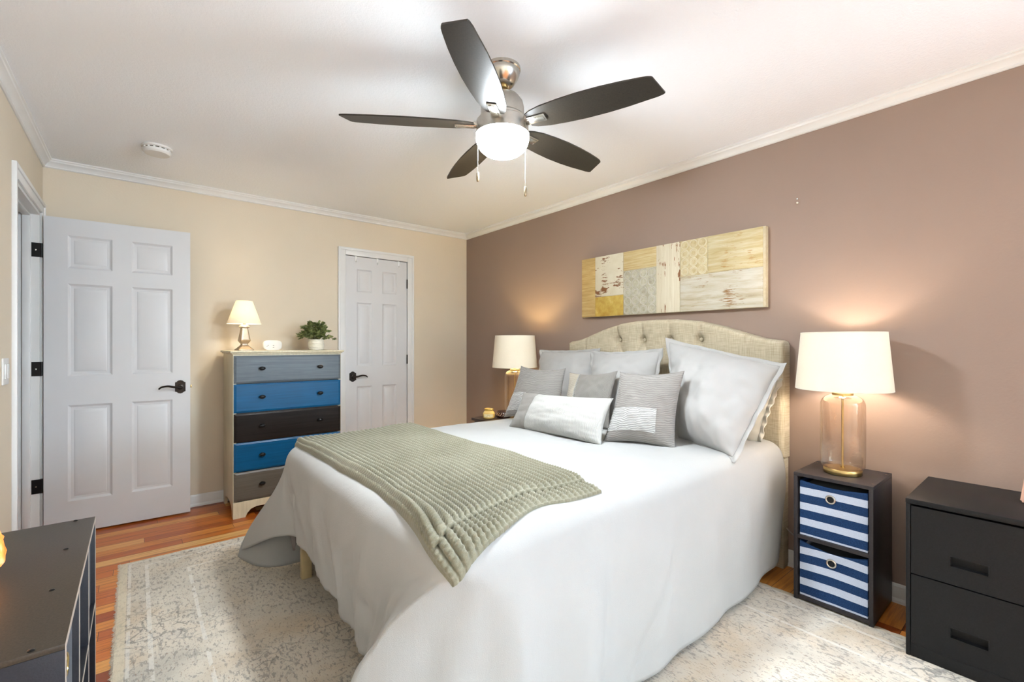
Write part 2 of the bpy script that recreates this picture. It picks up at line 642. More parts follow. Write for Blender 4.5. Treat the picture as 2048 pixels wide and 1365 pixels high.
# closed closet door
b = door_bm(CI1 - CI0 - 0.008, 2.018, 0.035, ((0.104, 0.248), (0.352, 0.498)), ROWS)
bmesh.ops.translate(b, verts=b.verts, vec=(CI0 + 0.004, YB + 0.004, 0.01))
d2 = struct('door_2', b, M_DOOR, angle=20)
part('door_handle', lever_bm(CI0 + 0.07, YB + 0.004, 0.919, 1), M_BRONZE, d2, 'dark bronze curved lever handle')
for hz in (0.34, 1.068, 1.814):
    b = NB(); tube(b, [(CI1 - 0.002, YB - 0.004, hz - 0.045), (CI1 - 0.002, YB - 0.004, hz + 0.045)], 0.0075, 10)
    part('hinge', b, M_BRONZE, d2)
hk = None
for i, (hx, lb) in enumerate(((1.565, 'leftmost of three clear over-the-door hooks on the closet door'), (1.772, 'middle one of three clear over-the-door hooks on the closet door'), (1.99, 'rightmost of three clear over-the-door hooks on the closet door'))):
    if hk is None:
        b = NB()
        box(b, hx - 0.009, hx + 0.009, YB - 0.001, YB + 0.003, 1.972, 2.031, 0.001)
        box(b, hx - 0.009, hx + 0.009, YB - 0.001, YB + 0.03, 2.0285, 2.0315, 0.001)
        tube(b, smooth_curve([(hx, YB, 1.985), (hx, YB - 0.012, 1.976), (hx, YB - 0.022, 1.984), (hx, YB - 0.024, 1.998)], 5), 0.004, 8)
        hk = link('over_door_hook', b, plain('clear_plastic', (238, 238, 236), 0.2, vary=0.0)); o = hk; hx0 = hx
    else:
        o = hk.copy(); COL.objects.link(o); o.location.x += hx - hx0
    tag(o, lb, 'hook', 'over-the-door hooks on the closet door')

# light switch on the left wall
t = thing('light_switch', 'white double light switch plate on beige wall beside door casing', 'switch', (XL, 3.07, 1.036))
b = NB(); box(b, XL, XL + 0.006, 3.012, 3.128, 1.036, 1.156, 0.002); part('switch_plate', b, M_WHITEPL, t)
for yy in (3.047, 3.093):
    b = NB(); box(b, XL + 0.006, XL + 0.011, yy - 0.016, yy + 0.016, 1.063, 1.129, 0.002); part('rocker', b, M_WHITEPL, t)

# smoke detector
SX, SY = 0.097, 3.50
t = thing('smoke_detector', 'round white smoke detector on the ceiling above the open door', 'smoke detector', (SX, SY, ZC - 0.045))
b = NB(); lathe(b, SX, SY, [(0.076, ZC), (0.076, ZC - 0.009), (0.072, ZC - 0.012)], 48); part('mounting_base', b, M_WHITEPL, t)
b = NB(); lathe(b, SX, SY, [(0.063, ZC - 0.012), (0.063, ZC - 0.019)], 48); part('vent_gap', b, plain('vent_dark', (70, 64, 50), 0.8), t)
b = NB(); lathe(b, SX, SY, [(0.066, ZC - 0.018), (0.07, ZC - 0.02), (0.07, ZC - 0.033), (0.062, ZC - 0.042), (0.03, ZC - 0.045), (0.001, ZC - 0.045)], 48)
for k in range(14):
    a = 2 * math.pi * k / 14
    box(b, SX + 0.064 * math.cos(a) - 0.005, SX + 0.064 * math.cos(a) + 0.005, SY + 0.064 * math.sin(a) - 0.005, SY + 0.064 * math.sin(a) + 0.005, ZC - 0.02, ZC - 0.011)
part('cover', b, M_WHITEPL, t)

# screw left in the mauve wall
b = NB(); tube(b, [(XR, 0.935, 1.99), (XR - 0.014, 0.935, 1.987)], 0.003, 8); tube(b, [(XR - 0.013, 0.935, 1.987), (XR - 0.017, 0.935, 1.986)], 0.006, 10); tube(b, [(XR - 0.001, 0.94, 2.012), (XR - 0.004, 0.94, 2.012)], 0.004, 8)
tag(link('wall_screw', b, M_NICKEL), 'small bare screw sticking out of the mauve wall', 'screw')

# ------------------------------------------------------------------ ceiling fan
FX, FY = 1.22, 1.55
t = thing('ceiling_fan', 'five-blade ceiling fan with dark wood blades and lit white bowl', 'ceiling fan', (FX, FY, 2.02))
b = NB(); lathe(b, FX, FY, [(0.078, ZC), (0.078, ZC - 0.012), (0.074, ZC - 0.016), (0.074, ZC - 0.026), (0.066, ZC - 0.045), (0.05, ZC - 0.07), (0.04, ZC - 0.078), (0.026, ZC - 0.08)], 48); part('canopy', b, M_NICKEL, t)
b = NB(); lathe(b, FX, FY, [(0.024, ZC - 0.07), (0.024, ZC - 0.09), (0.013, ZC - 0.096), (0.013, 2.285)], 24); part('downrod', b, M_BRASS, t)
b = NB(); lathe(b, FX, FY, [(0.02, 2.295), (0.05, 2.292), (0.072, 2.282), (0.088, 2.26), (0.093, 2.235), (0.093, 2.2), (0.1, 2.192), (0.1, 2.17), (0.08, 2.165)], 56); part('motor_housing', b, M_NICKEL_D, t)
b = NB(); lathe(b, FX, FY, [(0.09, 2.182), (0.107, 2.18), (0.112, 2.176), (0.112, 2.128), (0.1165, 2.126), (0.1165, 2.119), (0.110, 2.118)], 56); part('light_ring', b, M_NICKEL_D, t)
em = NT('lit_frosted_bowl')
em.base((255, 250, 240)); em.set(Roughness=0.4)
em.b.inputs['Emission Color'].default_value = (0.87, 0.945, 1.0, 1)
_g = em.n('ShaderNodeNewGeometry'); _sp = em.n('ShaderNodeSeparateXYZ'); em.l(_g.outputs['Normal'], _sp.inputs[0])
_dn = em.math('MAXIMUM', em.math('MULTIPLY', _sp.outputs[2], -1.0), 0.0)
em.l(em.math('MULTIPLY_ADD', _dn, W_FAN_EMIT * 0.86, W_FAN_EMIT * 0.14), em.b.inputs['Emission Strength'])
b = NB(); lathe(b, FX, FY, [(0.105, 2.1185), (0.1135, 2.1175), (0.1148, 2.110), (0.113, 2.096), (0.107, 2.078), (0.096, 2.060), (0.079, 2.046), (0.055, 2.036), (0.03, 2.031), (0.001, 2.029)], 56); part('light_bowl', b, em.m, t)


def wood_dark():
    t = NT('dark_brown_blade_wood')
    v = t.coord((1, 1, 1), 'Generated')
    f = t.noise(t.coord((60, 60, 60)), 3, 4)
    t.base(t.ramp(f, [(0.3, (30, 26, 20)), (0.7, (46, 40, 31))]))
    t.set(Roughness=0.42)
    t.b.inputs['Specular IOR Level'].default_value = 0.4
    t.bump(t.noise(t.coord((80, 80, 80)), 4, 3), 0.08, 0.002)
    return t.m


M_BLADE = wood_dark()
HW = [(0.125, 0.036), (0.15, 0.048), (0.2, 0.060), (0.28, 0.068), (0.36, 0.072), (0.45, 0.071), (0.53, 0.066), (0.6, 0.058), (0.63, 0.054), (0.646, 0.049), (0.652, 0.044)]
for k in range(5):
    a = math.radians(3.5 + 72 * k)
    M = Matrix.Translation((FX, FY, 2.158)) @ Matrix.Rotation(a, 4, 'Z') @ Matrix.Rotation(math.radians(-12.5), 4, 'X')
    b = NB()
    up, dn = [], []
    pts = [(r + 0.020 * max(0, r - 0.6) / 0.06, h) for r, h in HW] + [(r - 0.012 * max(0, r - 0.6) / 0.06, -h) for r, h in reversed(HW)]
    for r, h in pts:
        up.append(b.verts.new(M @ Vector((r, h, 0.003)))); dn.append(b.verts.new(M @ Vector((r, h, -0.003))))
    n = len(pts)
    for i in range(n):
        j = (i + 1) % n
        b.faces.new((up[i], up[j], dn[j], dn[i]))
    b.faces.new(up); b.faces.new(list(reversed(dn)))
    bl = part('blade', b, M_BLADE, t, angle=30)
    b = NB()
    box(b, 0.085, 0.205, -0.021, 0.021, -0.009, -0.003, 0.003)
    box(b, 0.12, 0.198, -0.014, 0.014, -0.012, -0.008, 0.003)
    box(b, 0.075, 0.125, -0.016, 0.016, -0.006, 0.014, 0.003)
    bmesh.ops.transform(b, matrix=M, verts=b.verts)
    part('blade_bracket', b, M_NICKEL, bl, 'polished nickel blade bracket')
rtv = Vector((0.7727, -0.6347, 0)); fwd = Vector((0.6347, 0.7727, 0))
for lat, fr, zb, lb in ((-0.103, -0.045, 1.905, 'shorter pull chain'), (0.097, -0.062, 1.838, 'longer pull chain')):
    p = Vector((FX, FY, 0)) + rtv * lat + fwd * fr
    b = NB()
    z = 2.15
    tube(b, [(p.x, p.y, 2.15), (p.x, p.y, zb + 0.04)], 0.0009, 6)
    while z > zb + 0.042:
        bmesh.ops.create_icosphere(b, subdivisions=1, radius=0.0014, matrix=Matrix.Translation((p.x, p.y, z)))
        z -= 0.0052
    ch = part('pull_chain', b, M_NICKEL, t, lb)
    b = NB(); lathe(b, p.x, p.y, [(0.003, zb + 0.04), (0.006, zb + 0.036), (0.0065, zb + 0.01), (0.005, zb + 0.002), (0.003, zb)], 14)
    part('pull_knob', b, M_BRONZE_L, ch)

# ------------------------------------------------------------------ rug
def rug_mat():
    t = NT('distressed_rug')
    v = t.coord()
    sep = t.n('ShaderNodeSeparateXYZ'); t.l(v, sep.inputs[0])
    big = t.noise(v, 2.2, 4, 0.6, 0.4)
    base = t.ramp(big, [(0.25, (186, 180, 168)), (0.5, (212, 204, 190)), (0.62, (222, 212, 196)), (0.8, (205, 200, 192))])
    warm = t.ramp(t.noise(v, 3.4, 3), [(0.5, (255, 255, 255)), (0.72, (240, 226, 208))])
    base = t.mix(0.8, base, warm, 'MULTIPLY')
    # cracks of the faded pattern
    vw = t.n('ShaderNodeVectorMath', operation='ADD')
    nz = t.n('ShaderNodeTexNoise'); nz.inputs['Scale'].default_value = 9; t.l(v, nz.inputs['Vector'])
    sc = t.n('ShaderNodeVectorMath', operation='SCALE'); sc.inputs['Scale'].default_value = 0.08
    t.l(nz.outputs['Color'], sc.inputs[0]); t.l(v, vw.inputs[0]); t.l(sc.outputs[0], vw.inputs[1])
    vo = t.n('ShaderNodeTexVoronoi', feature='DISTANCE_TO_EDGE'); vo.inputs['Scale'].default_value = 15
    t.l(vw.outputs[0], vo.inputs['Vector'])
    crack = t.math('LESS_THAN', vo.outputs['Distance'], 0.045)
    patch = t.ramp(t.noise(v, 2.0, 3), [(0.48, (0, 0, 0)), (0.66, (255, 255, 255))])
    crack = t.math('MULTIPLY', crack, t.math('MULTIPLY', patch, t.math('GREATER_THAN', t.noise(v, 30, 3), 0.44)))
    # worn dashes running along the weave
    dash = t.noise(t.coord((70, 30, 1)), 1.0, 5, 0.7)
    dpatch = t.math('MULTIPLY_ADD', t.noise(v, 3.1, 3), 0.26, 0.43)
    dm = t.math('GREATER_THAN', dash, dpatch)
    dash2 = t.noise(t.coord((150, 60, 1)), 1.0, 4, 0.7)
    dm2 = t.math('GREATER_THAN', dash2, 0.61)
    c = t.mix(t.math('MULTIPLY', dm, 0.55), base, (132, 126, 122))
    c = t.mix(t.math('MULTIPLY', dm2, 0.6), c, (150, 120, 100))
    c = t.mix(t.math('MULTIPLY', crack, 0.55), c, (112, 110, 106))
    # border bands along the short and long sides (local coordinates, centred)
    x, y = sep.outputs[0], sep.outputs[1]
    ex = t.math('SUBTRACT', RUG_HX, t.math('ABSOLUTE', x)); ey = t.math('SUBTRACT', RUG_HY, t.math('ABSOLUTE', y))
    e = t.math('MINIMUM', ex, ey)
    for p, wdt in ((0.045, 0.006), (0.115, 0.008), (0.29, 0.007)):
        band = t.math('LESS_THAN', t.math('ABSOLUTE', t.math('SUBTRACT', e, p)), wdt)
        band = t.math('MULTIPLY', band, t.math('GREATER_THAN', t.noise(v, 16, 3), 0.42))
        c = t.mix(t.math('MULTIPLY', band, 0.55), c, (232, 228, 220))
    edge = t.math('LESS_THAN', e, 0.035)
    c = t.mix(t.math('MULTIPLY', edge, 0.6), c, (226, 214, 188))
    t.base(c)
    t.set(Roughness=0.95)
    t.b.inputs['Specular IOR Level'].default_value = 0.1
    t.bump(t.math('ADD', t.noise(v, 260, 3), t.math('MULTIPLY', dm, -0.4)), 0.5, 0.004)
    return t.m


RX0, RX1, RY0, RY1, RZ = -0.07, 2.465, -0.1, 3.315, 0.012
RUG_HX, RUG_HY = (RX1 - RX0) / 2, (RY1 - RY0) / 2
b = NB()
random.seed(3)
nx, ny = 60, 160
def rugp(u, v):
    x, y = RX0 + (RX1 - RX0) * u, RY0 + (RY1 - RY0) * v
    if u in (0, 1):
        x += random.uniform(-0.006, 0.004)
    edge = u in (0, 1) or v in (0, 1)
    return (x, y, 0.004 if edge else RZ + 0.0012 * noise.noise((x * 9, y * 9, 0)))
V = grid(b, rugp, nx, ny)
ex = bmesh.ops.extrude_edge_only(b, edges=[e for e in b.edges if len(e.link_faces) == 1])
for g in ex['geom']:
    if isinstance(g, bmesh.types.BMVert):
        g.co.z = 0.0005
rug = link('area_rug', b, rug_mat(), angle=60, recalc=True)
rug['_'] = 0; del rug['_']
t_rug = tag(rug, 'pale grey and beige distressed area rug under the bed', 'rug')
b = NB()
for k in range(900):
    y = RY0 + (RY1 - RY0) * random.random()
    x = RX0 + 0.004
    L = random.uniform(0.006, 0.016); dy = random.uniform(-0.006, 0.006)
    a = [b.verts.new(p) for p in ((x, y - 0.002, 0.010), (x, y + 0.002, 0.010), (x - L, y + dy, 0.003), (x - L * 0.5, y, 0.002))]
    b.faces.new((a[0], a[1], a[2])); b.faces.new((a[0], a[2], a[3])); b.faces.new((a[1], a[3], a[2])); b.faces.new((a[0], a[3], a[1]))
o = part('edge_fuzz', b, cloth('rug_fuzz', (222, 212, 194)), rug); o['kind'] = 'stuff'

# ------------------------------------------------------------------ bed
def linen():
    t = NT('oatmeal_linen')
    v = t.coord()
    s1 = t.noise(t.coord((3, 14, 260)), 1, 3); s2 = t.noise(t.coord((3, 260, 14)), 1, 3)
    f = t.math('MULTIPLY_ADD', t.math('ADD', s1, s2), 0.5, 0.0)
    t.base(t.ramp(f, [(0.35, (160, 148, 124)), (0.65, (198, 187, 164))]))
    t.set(Roughness=0.9); t.b.inputs['Specular IOR Level'].default_value = 0.15
    t.bump(f, 0.35, 0.004)
    return t.m


M_LINEN = linen()
M_BEDWOOD = plain('pale_bed_leg_wood', (196, 176, 134), 0.5, vary=0.06, vscale=14)
bed = thing('bed', 'queen bed with arched tufted oatmeal linen headboard against mauve wall', 'bed', (1.68, 1.77, 0.0))
HB = [(0.976, 1.212), (0.982, 1.232), (1.0, 1.241), (1.03, 1.244), (1.094, 1.254), (1.176, 1.279), (1.321, 1.327), (1.479, 1.366), (1.62, 1.381), (1.77, 1.385)]
HB = HB + [(2 * 1.77 - y, z) for y, z in reversed(HB[:-1])]


def hb_top(y):
    if y <= HB[0][0]:
        return HB[0][1]
    for (y0, z0), (y1, z1) in zip(HB, HB[1:]):
        if y <= y1:
            s = (y - y0) / (y1 - y0)
            return z0 + (z1 - z0) * s
    return HB[-1][1]


BTN = [(1.46 + 0.2067 * k, 1.249) for k in range(4)] + [(1.357 + 0.2067 * k, 1.05) for k in range(5)] + [(1.46 + 0.2067 * k, 0.85) for k in range(4)]
SEG = []
for i, p in enumerate(BTN):
    for q in BTN[i + 1:]:
        if abs(abs(p[0] - q[0]) - 0.103) < 0.02 and abs(abs(p[1] - q[1]) - 0.2) < 0.02:
            SEG.append((p, q))
for k in range(4):
    SEG.append((BTN[k], (BTN[k][0] + (BTN[k][0] - 1.77) * 0.04, 1.42)))
SEG.append(((1.155, 0.6), (1.155, 1.4))); SEG.append(((2.385, 0.6), (2.385, 1.4)))


def hb_depth(y, z):
    d = 0.0
    for by, bz in BTN:
        r2 = (y - by) ** 2 + (z - bz) ** 2
        d += 0.034 * math.exp(-r2 / (0.024 ** 2)) + 0.020 * math.exp(-r2 / (0.065 ** 2))
    m = 1e9
    for (ay, az), (cy, cz) in SEG:
        vy, vz = cy - ay, cz - az
        s = max(0, min(1, ((y - ay) * vy + (z - az) * vz) / (vy * vy + vz * vz)))
        m = min(m, math.hypot(y - ay - s * vy, z - az - s * vz))
    d += 0.007 * math.exp(-(m / 0.009) ** 2) + 0.004 * math.exp(-(m / 0.03) ** 2)
    return d


b = NB()
HX0, HX1, HZ0 = 2.690, 2.780, 0.602
def hb_front(u, v):
    y = 0.976 + u * (2.564 - 0.976)
    zt = hb_top(y)
    z = HZ0 + (zt - HZ0) * v
    e = min(y - 0.976, 2.564 - y, zt - z, z - HZ0)
    rnd = 0.028
    roll = 0 if e > rnd else rnd - math.sqrt(max(0, rnd * rnd - (rnd - e) ** 2))
    return (HX0 + roll + hb_depth(y, z), y, z)
V = grid(b, hb_front, 260, 110)
ex = bmesh.ops.extrude_edge_only(b, edges=[e for e in b.edges if len(e.link_faces) == 1])
for g in ex['geom']:
    if isinstance(g, bmesh.types.BMVert):
        g.co.x = HX1
bmesh.ops.contextual_create(b, geom=[g for g in ex['geom'] if isinstance(g, bmesh.types.BMEdge)])
hb = part('headboard', b, M_LINEN, bed, angle=65)
for by, bz in BTN:
    b = NB()
    bmesh.ops.create_uvsphere(b, u_segments=16, v_segments=8, radius=0.012, matrix=Matrix.Translation((HX0 + 0.044, by, bz)) @ Matrix.Diagonal((0.5, 1, 1, 1)))
    part('tuft_button', b, M_LINEN, hb)
for y0, y1 in ((0.98, 1.07), (2.47, 2.56)):
    b = NB(); box(b, 2.705, 2.778, y0, y1, 0.0, 0.6, 0.006); part('headboard_post', b, M_LINEN, bed)
for y0, y1 in ((1.035, 1.075), (2.465, 2.505)):
    b = NB(); box(b, 0.70, 2.70, y0, y1, 0.30, 0.40, 0.006); part('side_rail', b, M_LINEN, bed)
b = NB(); box(b, 0.70, 0.73, 1.075, 2.465, 0.30, 0.40, 0.006); part('foot_rail', b, M_LINEN, bed)
for (x, y) in ((0.655, 2.487), (0.72, 1.08), (1.7, 1.72)):
    b = NB()
    box(b, x, x + 0.048, y, y + 0.038, RZ + 0.001, 0.30, 0.003); part('leg', b, M_BEDWOOD, bed, 'square pale wooden leg')
b = NB(); box(b, 0.70, 2.68, 1.03, 2.51, 0.401, 0.655, 0.05, 4)
part('mattress', b, cloth('mattress_ticking', (225, 224, 220)), bed)

# ---- comforter
ZT, CXF, CYN, CYF, CR = 0.70, 0.585, 0.965, 2.60, 0.09
QX, QN, QF = CXF + CR, CYN + CR, CYF - CR


def topz(x, y):
    return 0.013 * noise.noise((x * 2.6, y * 2.6, 3.1)) + 0.005 * noise.noise((x * 8, y * 8, 1.7))


def drape(px, py, off=0.0):
    qx = max(px, QX); qy = min(max(py, QN), QF)
    dx, dy = px - qx, py - qy
    L = math.hypot(dx, dy)
    tz = topz(px, py)
    if L < 1e-6:
        return Vector((px, py, ZT + off + tz))
    dx, dy = dx / L, dy / L
    R = CR + off
    if L < CR * math.pi / 2:
        a = L / CR
        return Vector((qx + dx * R * math.sin(a), qy + dy * R * math.sin(a), ZT - CR + R * math.cos(a) + tz * math.cos(a)))
    return Vector((qx + dx * R, qy + dy * R, ZT - CR - (L - CR * math.pi / 2)))


XH = 2.66
stations = []          # (q, dir)
def dirv(a):
    return Vector((math.cos(a), math.sin(a), 0))
NEAR_N, COR_N, FOOT_N = 110, 46, 90
for i in range(NEAR_N):
    stations.append((Vector((XH + (QX - XH) * i / NEAR_N, QN, 0)), dirv(-math.pi / 2), i / NEAR_N))
for i in range(COR_N):
    stations.append((Vector((QX, QN, 0)), dirv(-math.pi / 2 - math.pi / 2 * i / COR_N), 1 + i / COR_N))
for i in range(FOOT_N):
    stations.append((Vector((QX, QN + (QF - QN) * i / FOOT_N, 0)), dirv(math.pi), 2 + i / FOOT_N))
for i in range(COR_N):
    stations.append((Vector((QX, QF, 0)), dirv(math.pi - math.pi / 2 * i / COR_N), 3 + i / COR_N))
for i in range(NEAR_N + 1):
    stations.append((Vector((QX + (XH - QX) * i / NEAR_N, QF, 0)), dirv(math.pi / 2), 4 + i / NEAR_N))
# hem keys: (station parameter, hem point)
HEM = [(0.0, (2.66, 0.985, 0.12)), (0.06, (2.54, 0.968, 0.075)), (0.2, (2.25, 0.955, 0.05)), (0.45, (1.75, 0.945, 0.045)), (0.65, (1.35, 0.94, 0.04)), (0.85, (0.95, 0.92, 0.04)), (1.0, (0.66, 0.89, 0.04)),
       (1.28, (0.42, 0.91, 0.045)), (1.52, (0.335, 1.02, 0.05)), (1.72, (0.37, 1.16, 0.07)), (1.9, (0.50, 1.30, 0.12)), (2.05, (0.575, 1.40, 0.165)),
       (2.30, (0.585, 1.56, 0.20)), (2.5, (0.58, 1.75, 0.24)), (2.7, (0.575, 2.0, 0.285)), (2.86, (0.575, 2.2, 0.305)), (3.0, (0.57, 2.30, 0.318)),
       (3.2, (0.52, 2.50, 0.262)), (3.42, (0.462, 2.80, 0.125)), (3.58, (0.445, 2.93, 0.06)), (3.72, (0.475, 2.88, 0.032)), (3.86, (0.52, 2.77, 0.03)), (4.0, (0.60, 2.71, 0.03)),
       (4.06, (0.72, 2.69, 0.03)), (4.3, (1.2, 2.66, 0.05)), (5.0, (2.66, 2.64, 0.12))]


def hem(s):
    for i in range(len(HEM) - 1):
        if s <= HEM[i + 1][0]:
            break
    s0, s1 = HEM[i][0], HEM[i + 1][0]
    u = (s - s0) / (s1 - s0)
    p0 = Vector(HEM[max(i - 1, 0)][1]); p1 = Vector(HEM[i][1]); p2 = Vector(HEM[i + 1][1]); p3 = Vector(HEM[min(i + 2, len(HEM) - 1)][1])
    m1 = (p2 - p0) * (s1 - s0) / max(1e-6, (HEM[i + 1][0] - HEM[max(i - 1, 0)][0]))
    m2 = (p3 - p1) * (s1 - s0) / max(1e-6, (HEM[min(i + 2, len(HEM) - 1)][0] - s0))
    return (2 * u ** 3 - 3 * u * u + 1) * p1 + (u ** 3 - 2 * u * u + u) * m1 + (-2 * u ** 3 + 3 * u * u) * p2 + (u ** 3 - u * u) * m2


def fold(s, arc, t):
    """outward fold displacement at station s (arc metres), t from edge 0 to hem 1"""
    near = 1 if s < 1.3 else 0
    f = 0.0
    if s < 1.2:
        f += 0.018 * math.sin(arc * 17 + 1.2 * noise.noise((arc * 2, t, 0))) * (0.35 + 0.65 * max(0, min(1, (arc - 0.7) / 0.9)))
        f += 0.017 * noise.noise((arc * 6, t * 1.3, 4)) - 0.010 * math.exp(-((arc - 1.05 - 0.22 * t + 0.05 * math.sin(t * 5)) / 0.035) ** 2) - 0.008 * math.exp(-((arc - 1.42 - 0.10 * t) / 0.03) ** 2)
    elif s < 2.0:
        f += 0.012 * math.sin(arc * 26) + 0.008 * noise.noise((arc * 12, t, 2))
    elif s < 3.1:
        f += 0.009 * math.sin(arc * 21 + 2.2 * noise.noise((arc * 2.5, t * 1.5, 7))) + 0.010 * noise.noise((arc * 9 + t * 2.0, t * 1.6, 5))
        f += 0.006 * noise.noise((arc * 28 + t * 3, t * 2, 9)) + 0.0035 * noise.noise((arc * 60 + t * 4, t * 2.5, 13))
    else:
        f += 0.012 * noise.noise((arc * 6, t * 2, 11))
    return f * min(1, t * 2.2)


NTOP, NARC, NSK = 10, 7, 34
RIDGE = smooth_curve([(0.609, 0.998, 0.632), (0.588, 1.022, 0.606), (0.562, 1.058, 0.572), (0.533, 1.100, 0.527), (0.505, 1.14, 0.477), (0.475, 1.166, 0.417), (0.44, 1.197, 0.351), (0.405, 1.215, 0.20), (0.375, 1.225, 0.05)], 8)


def ridge(t):
    x = t * (len(RIDGE) - 1)
    i = min(int(x), len(RIDGE) - 2)
    return RIDGE[i].lerp(RIDGE[i + 1], x - i)

prevq = None
arc = 0.0
rows = []
TOPIN = Vector((1.25, 1.77, 0))
for k, (q, d, s) in enumerate(stations):
    E0 = q + d * CR
    if prevq is not None:
        arc += (E0 - prevq).length
    prevq = E0
    if s < 1:
        med = Vector((max(q.x, 1.25), 1.77, 0))
    elif s >= 4:
        med = Vector((max(q.x, 1.25), 1.77, 0))
    else:
        med = TOPIN
    pts = []
    for i in range(NTOP + 1):
        p = med.lerp(q, i / NTOP)
        pts.append(drape(p.x, p.y))
    for i in range(1, NARC + 1):
        p = q + d * (CR * math.pi / 2 * 0.85 * i / NARC)
        pts.append(drape(p.x, p.y))
    E = pts[-1]
    H = hem(s)
    out = Vector((H.x - E.x, H.y - E.y, 0))
    a = 0.85 * math.pi / 2
    tan0 = (d * math.cos(a) + Vector((0, 0, -1)) * math.sin(a)) * (E - H).length * 0.9
    tan1 = Vector((out.x * 0.7, out.y * 0.7, -1)).normalized() * (E - H).length * 0.9
    nrm = d
    for i in range(1, NSK + 1):
        t_ = i / NSK
        p = (2 * t_ ** 3 - 3 * t_ ** 2 + 1) * E + (t_ ** 3 - 2 * t_ ** 2 + t_) * tan0 + (-2 * t_ ** 3 + 3 * t_ ** 2) * H + (t_ ** 3 - t_ ** 2) * tan1
        p = p + nrm * fold(s, arc, t_)
        if 2.05 < s < 3.0:                                     # quilting pinches on the foot drop
            for (py, pz) in ((2.33, 0.50), (2.33, 0.40), (2.02, 0.42), (1.7, 0.46), (1.45, 0.36)):
                r2 = ((p.y - py) / 0.045) ** 2 + ((p.z - pz) / 0.03) ** 2
                p = p - nrm * (0.012 * math.exp(-r2))
        p.z = max(p.z, RZ + 0.016)
        pts.append(p)
    rows.append(pts)
# stations 1.0 .. 2.15 become two flat faces meeting in the corner ridge
SS = [q[2] for q in stations]
iA = min(range(len(SS)), key=lambda i: abs(SS[i] - 0.93))
iB = min(range(len(SS)), key=lambda i: abs(SS[i] - 2.16))
iR = min(range(len(SS)), key=lambda i: abs(SS[i] - 1.55))
o0 = NTOP + NARC + 1
for i in range(iA + 1, iB):
    for j in range(NSK):
        t_ = (j + 1) / NSK
        R_ = ridge(t_)
        if i <= iR:
            f_ = (i - iA) / (iR - iA)
            A_ = rows[iA][o0 + j]
            p = A_.lerp(R_, f_)
            bul = 0.035 * math.sin(math.pi * f_) * t_ * t_
            p = p + Vector((-0.7, -0.7, 0)) * bul + Vector((-0.5, -0.6, 0)) * 0.012 * math.sin(f_ * 15 + 2 * t_) * math.sin(math.pi * f_) * t_
        else:
            f_ = (i - iR) / (iB - iR)
            p = R_.lerp(rows[iB][o0 + j], f_)
            p = p + Vector((1, 0.2, 0)) * 0.045 * math.sin(math.pi * f_) * min(1, (t_ * 1.6) ** 2) + Vector((0.008, 0, 0)) * math.sin(f_ * 16 + 3 * t_) * t_
        k_ = max(0.0, 1 - t_ / 0.34) ** 2
        if i <= iR:
            p0 = rows[iA][o0 - 1].lerp(RIDGE[0], f_)
        else:
            p0 = RIDGE[0].lerp(rows[iB][o0 - 1], f_)
        q = p + (rows[i][o0 - 1] - p0) * k_
        q.z = max(q.z, RZ + 0.016)
        rows[i][o0 + j] = q
for it in range(6):                                  # relax the corner so no kinks stay
    new = {}
    for i in range(iA - 4, iB + 5):
        for j in range(NTOP + 1, o0 + NSK - 1):
            fr = 0.5 if j < o0 + 12 else 0.18
            if abs(i - iR) < 2 and j > o0 + 8:
                fr = 0.06
            new[i, j] = rows[i][j].lerp((rows[i - 1][j] + rows[i + 1][j] + rows[i][j - 1] + rows[i][j + 1]) / 4, fr)
    for (i, j), p in new.items():
        rows[i][j] = p
b = NB()
VV = [[b.verts.new(p) for p in r] for r in rows]
for i in range(len(VV) - 1):
    for j in range(len(VV[0]) - 1):
        b.faces.new((VV[i][j], VV[i][j + 1], VV[i + 1][j + 1], VV[i + 1][j]))
bmesh.ops.remove_doubles(b, verts=b.verts, dist=1e-5)
M_COMF = cloth('white_cotton_comforter', (172, 172, 170), weave=420, amp=0.32, vary=0.01, wr=0.5, wscale=1.0, sheen=0.1, wvec=(15, 15, 3.0))
b.faces.ensure_lookup_table()
cf = link('comforter', b, M_COMF, angle=180)
me = cf.data
# orient outwards (up on top)
up = sum(p.normal.z * p.area for p in me.polygons if p.center.z > 0.6)
if up < 0:
    me.flip_normals()
sm = cf.modifiers.new('thickness', 'SOLIDIFY'); sm.thickness = 0.022; sm.offset = -1
tag(cf, 'plump white comforter spread over the bed with its corners draping to the rug', 'comforter')
# grey corner of the sheet hanging below the comforter at the foot
b = NB()
def flapp(u, v):
    a = Vector((0.60, 2.57, 0.275)).lerp(Vector((0.595, 2.36, 0.31)), u)
    tip = Vector((0.615, 2.47, 0.185))
    p = a.lerp(tip, v)
    p.x += 0.004 * math.sin(u * 6 + v * 3)
    return p
grid(b, flapp, 10, 10)
bmesh.ops.remove_doubles(b, verts=b.verts, dist=1e-5)
ex = bmesh.ops.solidify(b, geom=b.faces[:], thickness=0.004)
part('lining_corner', b, cloth('grey_lining', (140, 132, 130)), cf, 'taupe corner of the lining showing under the hem')

# ---- chunky knit throw, folded double
FOOTE = [(0.64, 2.69), (0.636, 2.451), (0.648, 2.116), (0.649, 1.843), (0.654, 1.577), (0.638, 1.345), (0.619, 1.204), (0.593, 1.09), (0.583, 1.02), (0.590, 0.955)]
BACKE = [(1.33, 2.69), (1.29, 2.50), (1.302, 2.109), (1.308, 1.73), (1.291, 1.279), (1.26, 1.04)]
NEARE = [(0.590, 0.955), (0.625, 0.951), (0.686, 0.975), (0.753, 1.002), (0.885, 1.044), (0.995, 1.066), (1.109, 1.042), (1.26, 1.04)]
FARE = [(0.64, 2.69), (0.9, 2.70), (1.33, 2.69)]


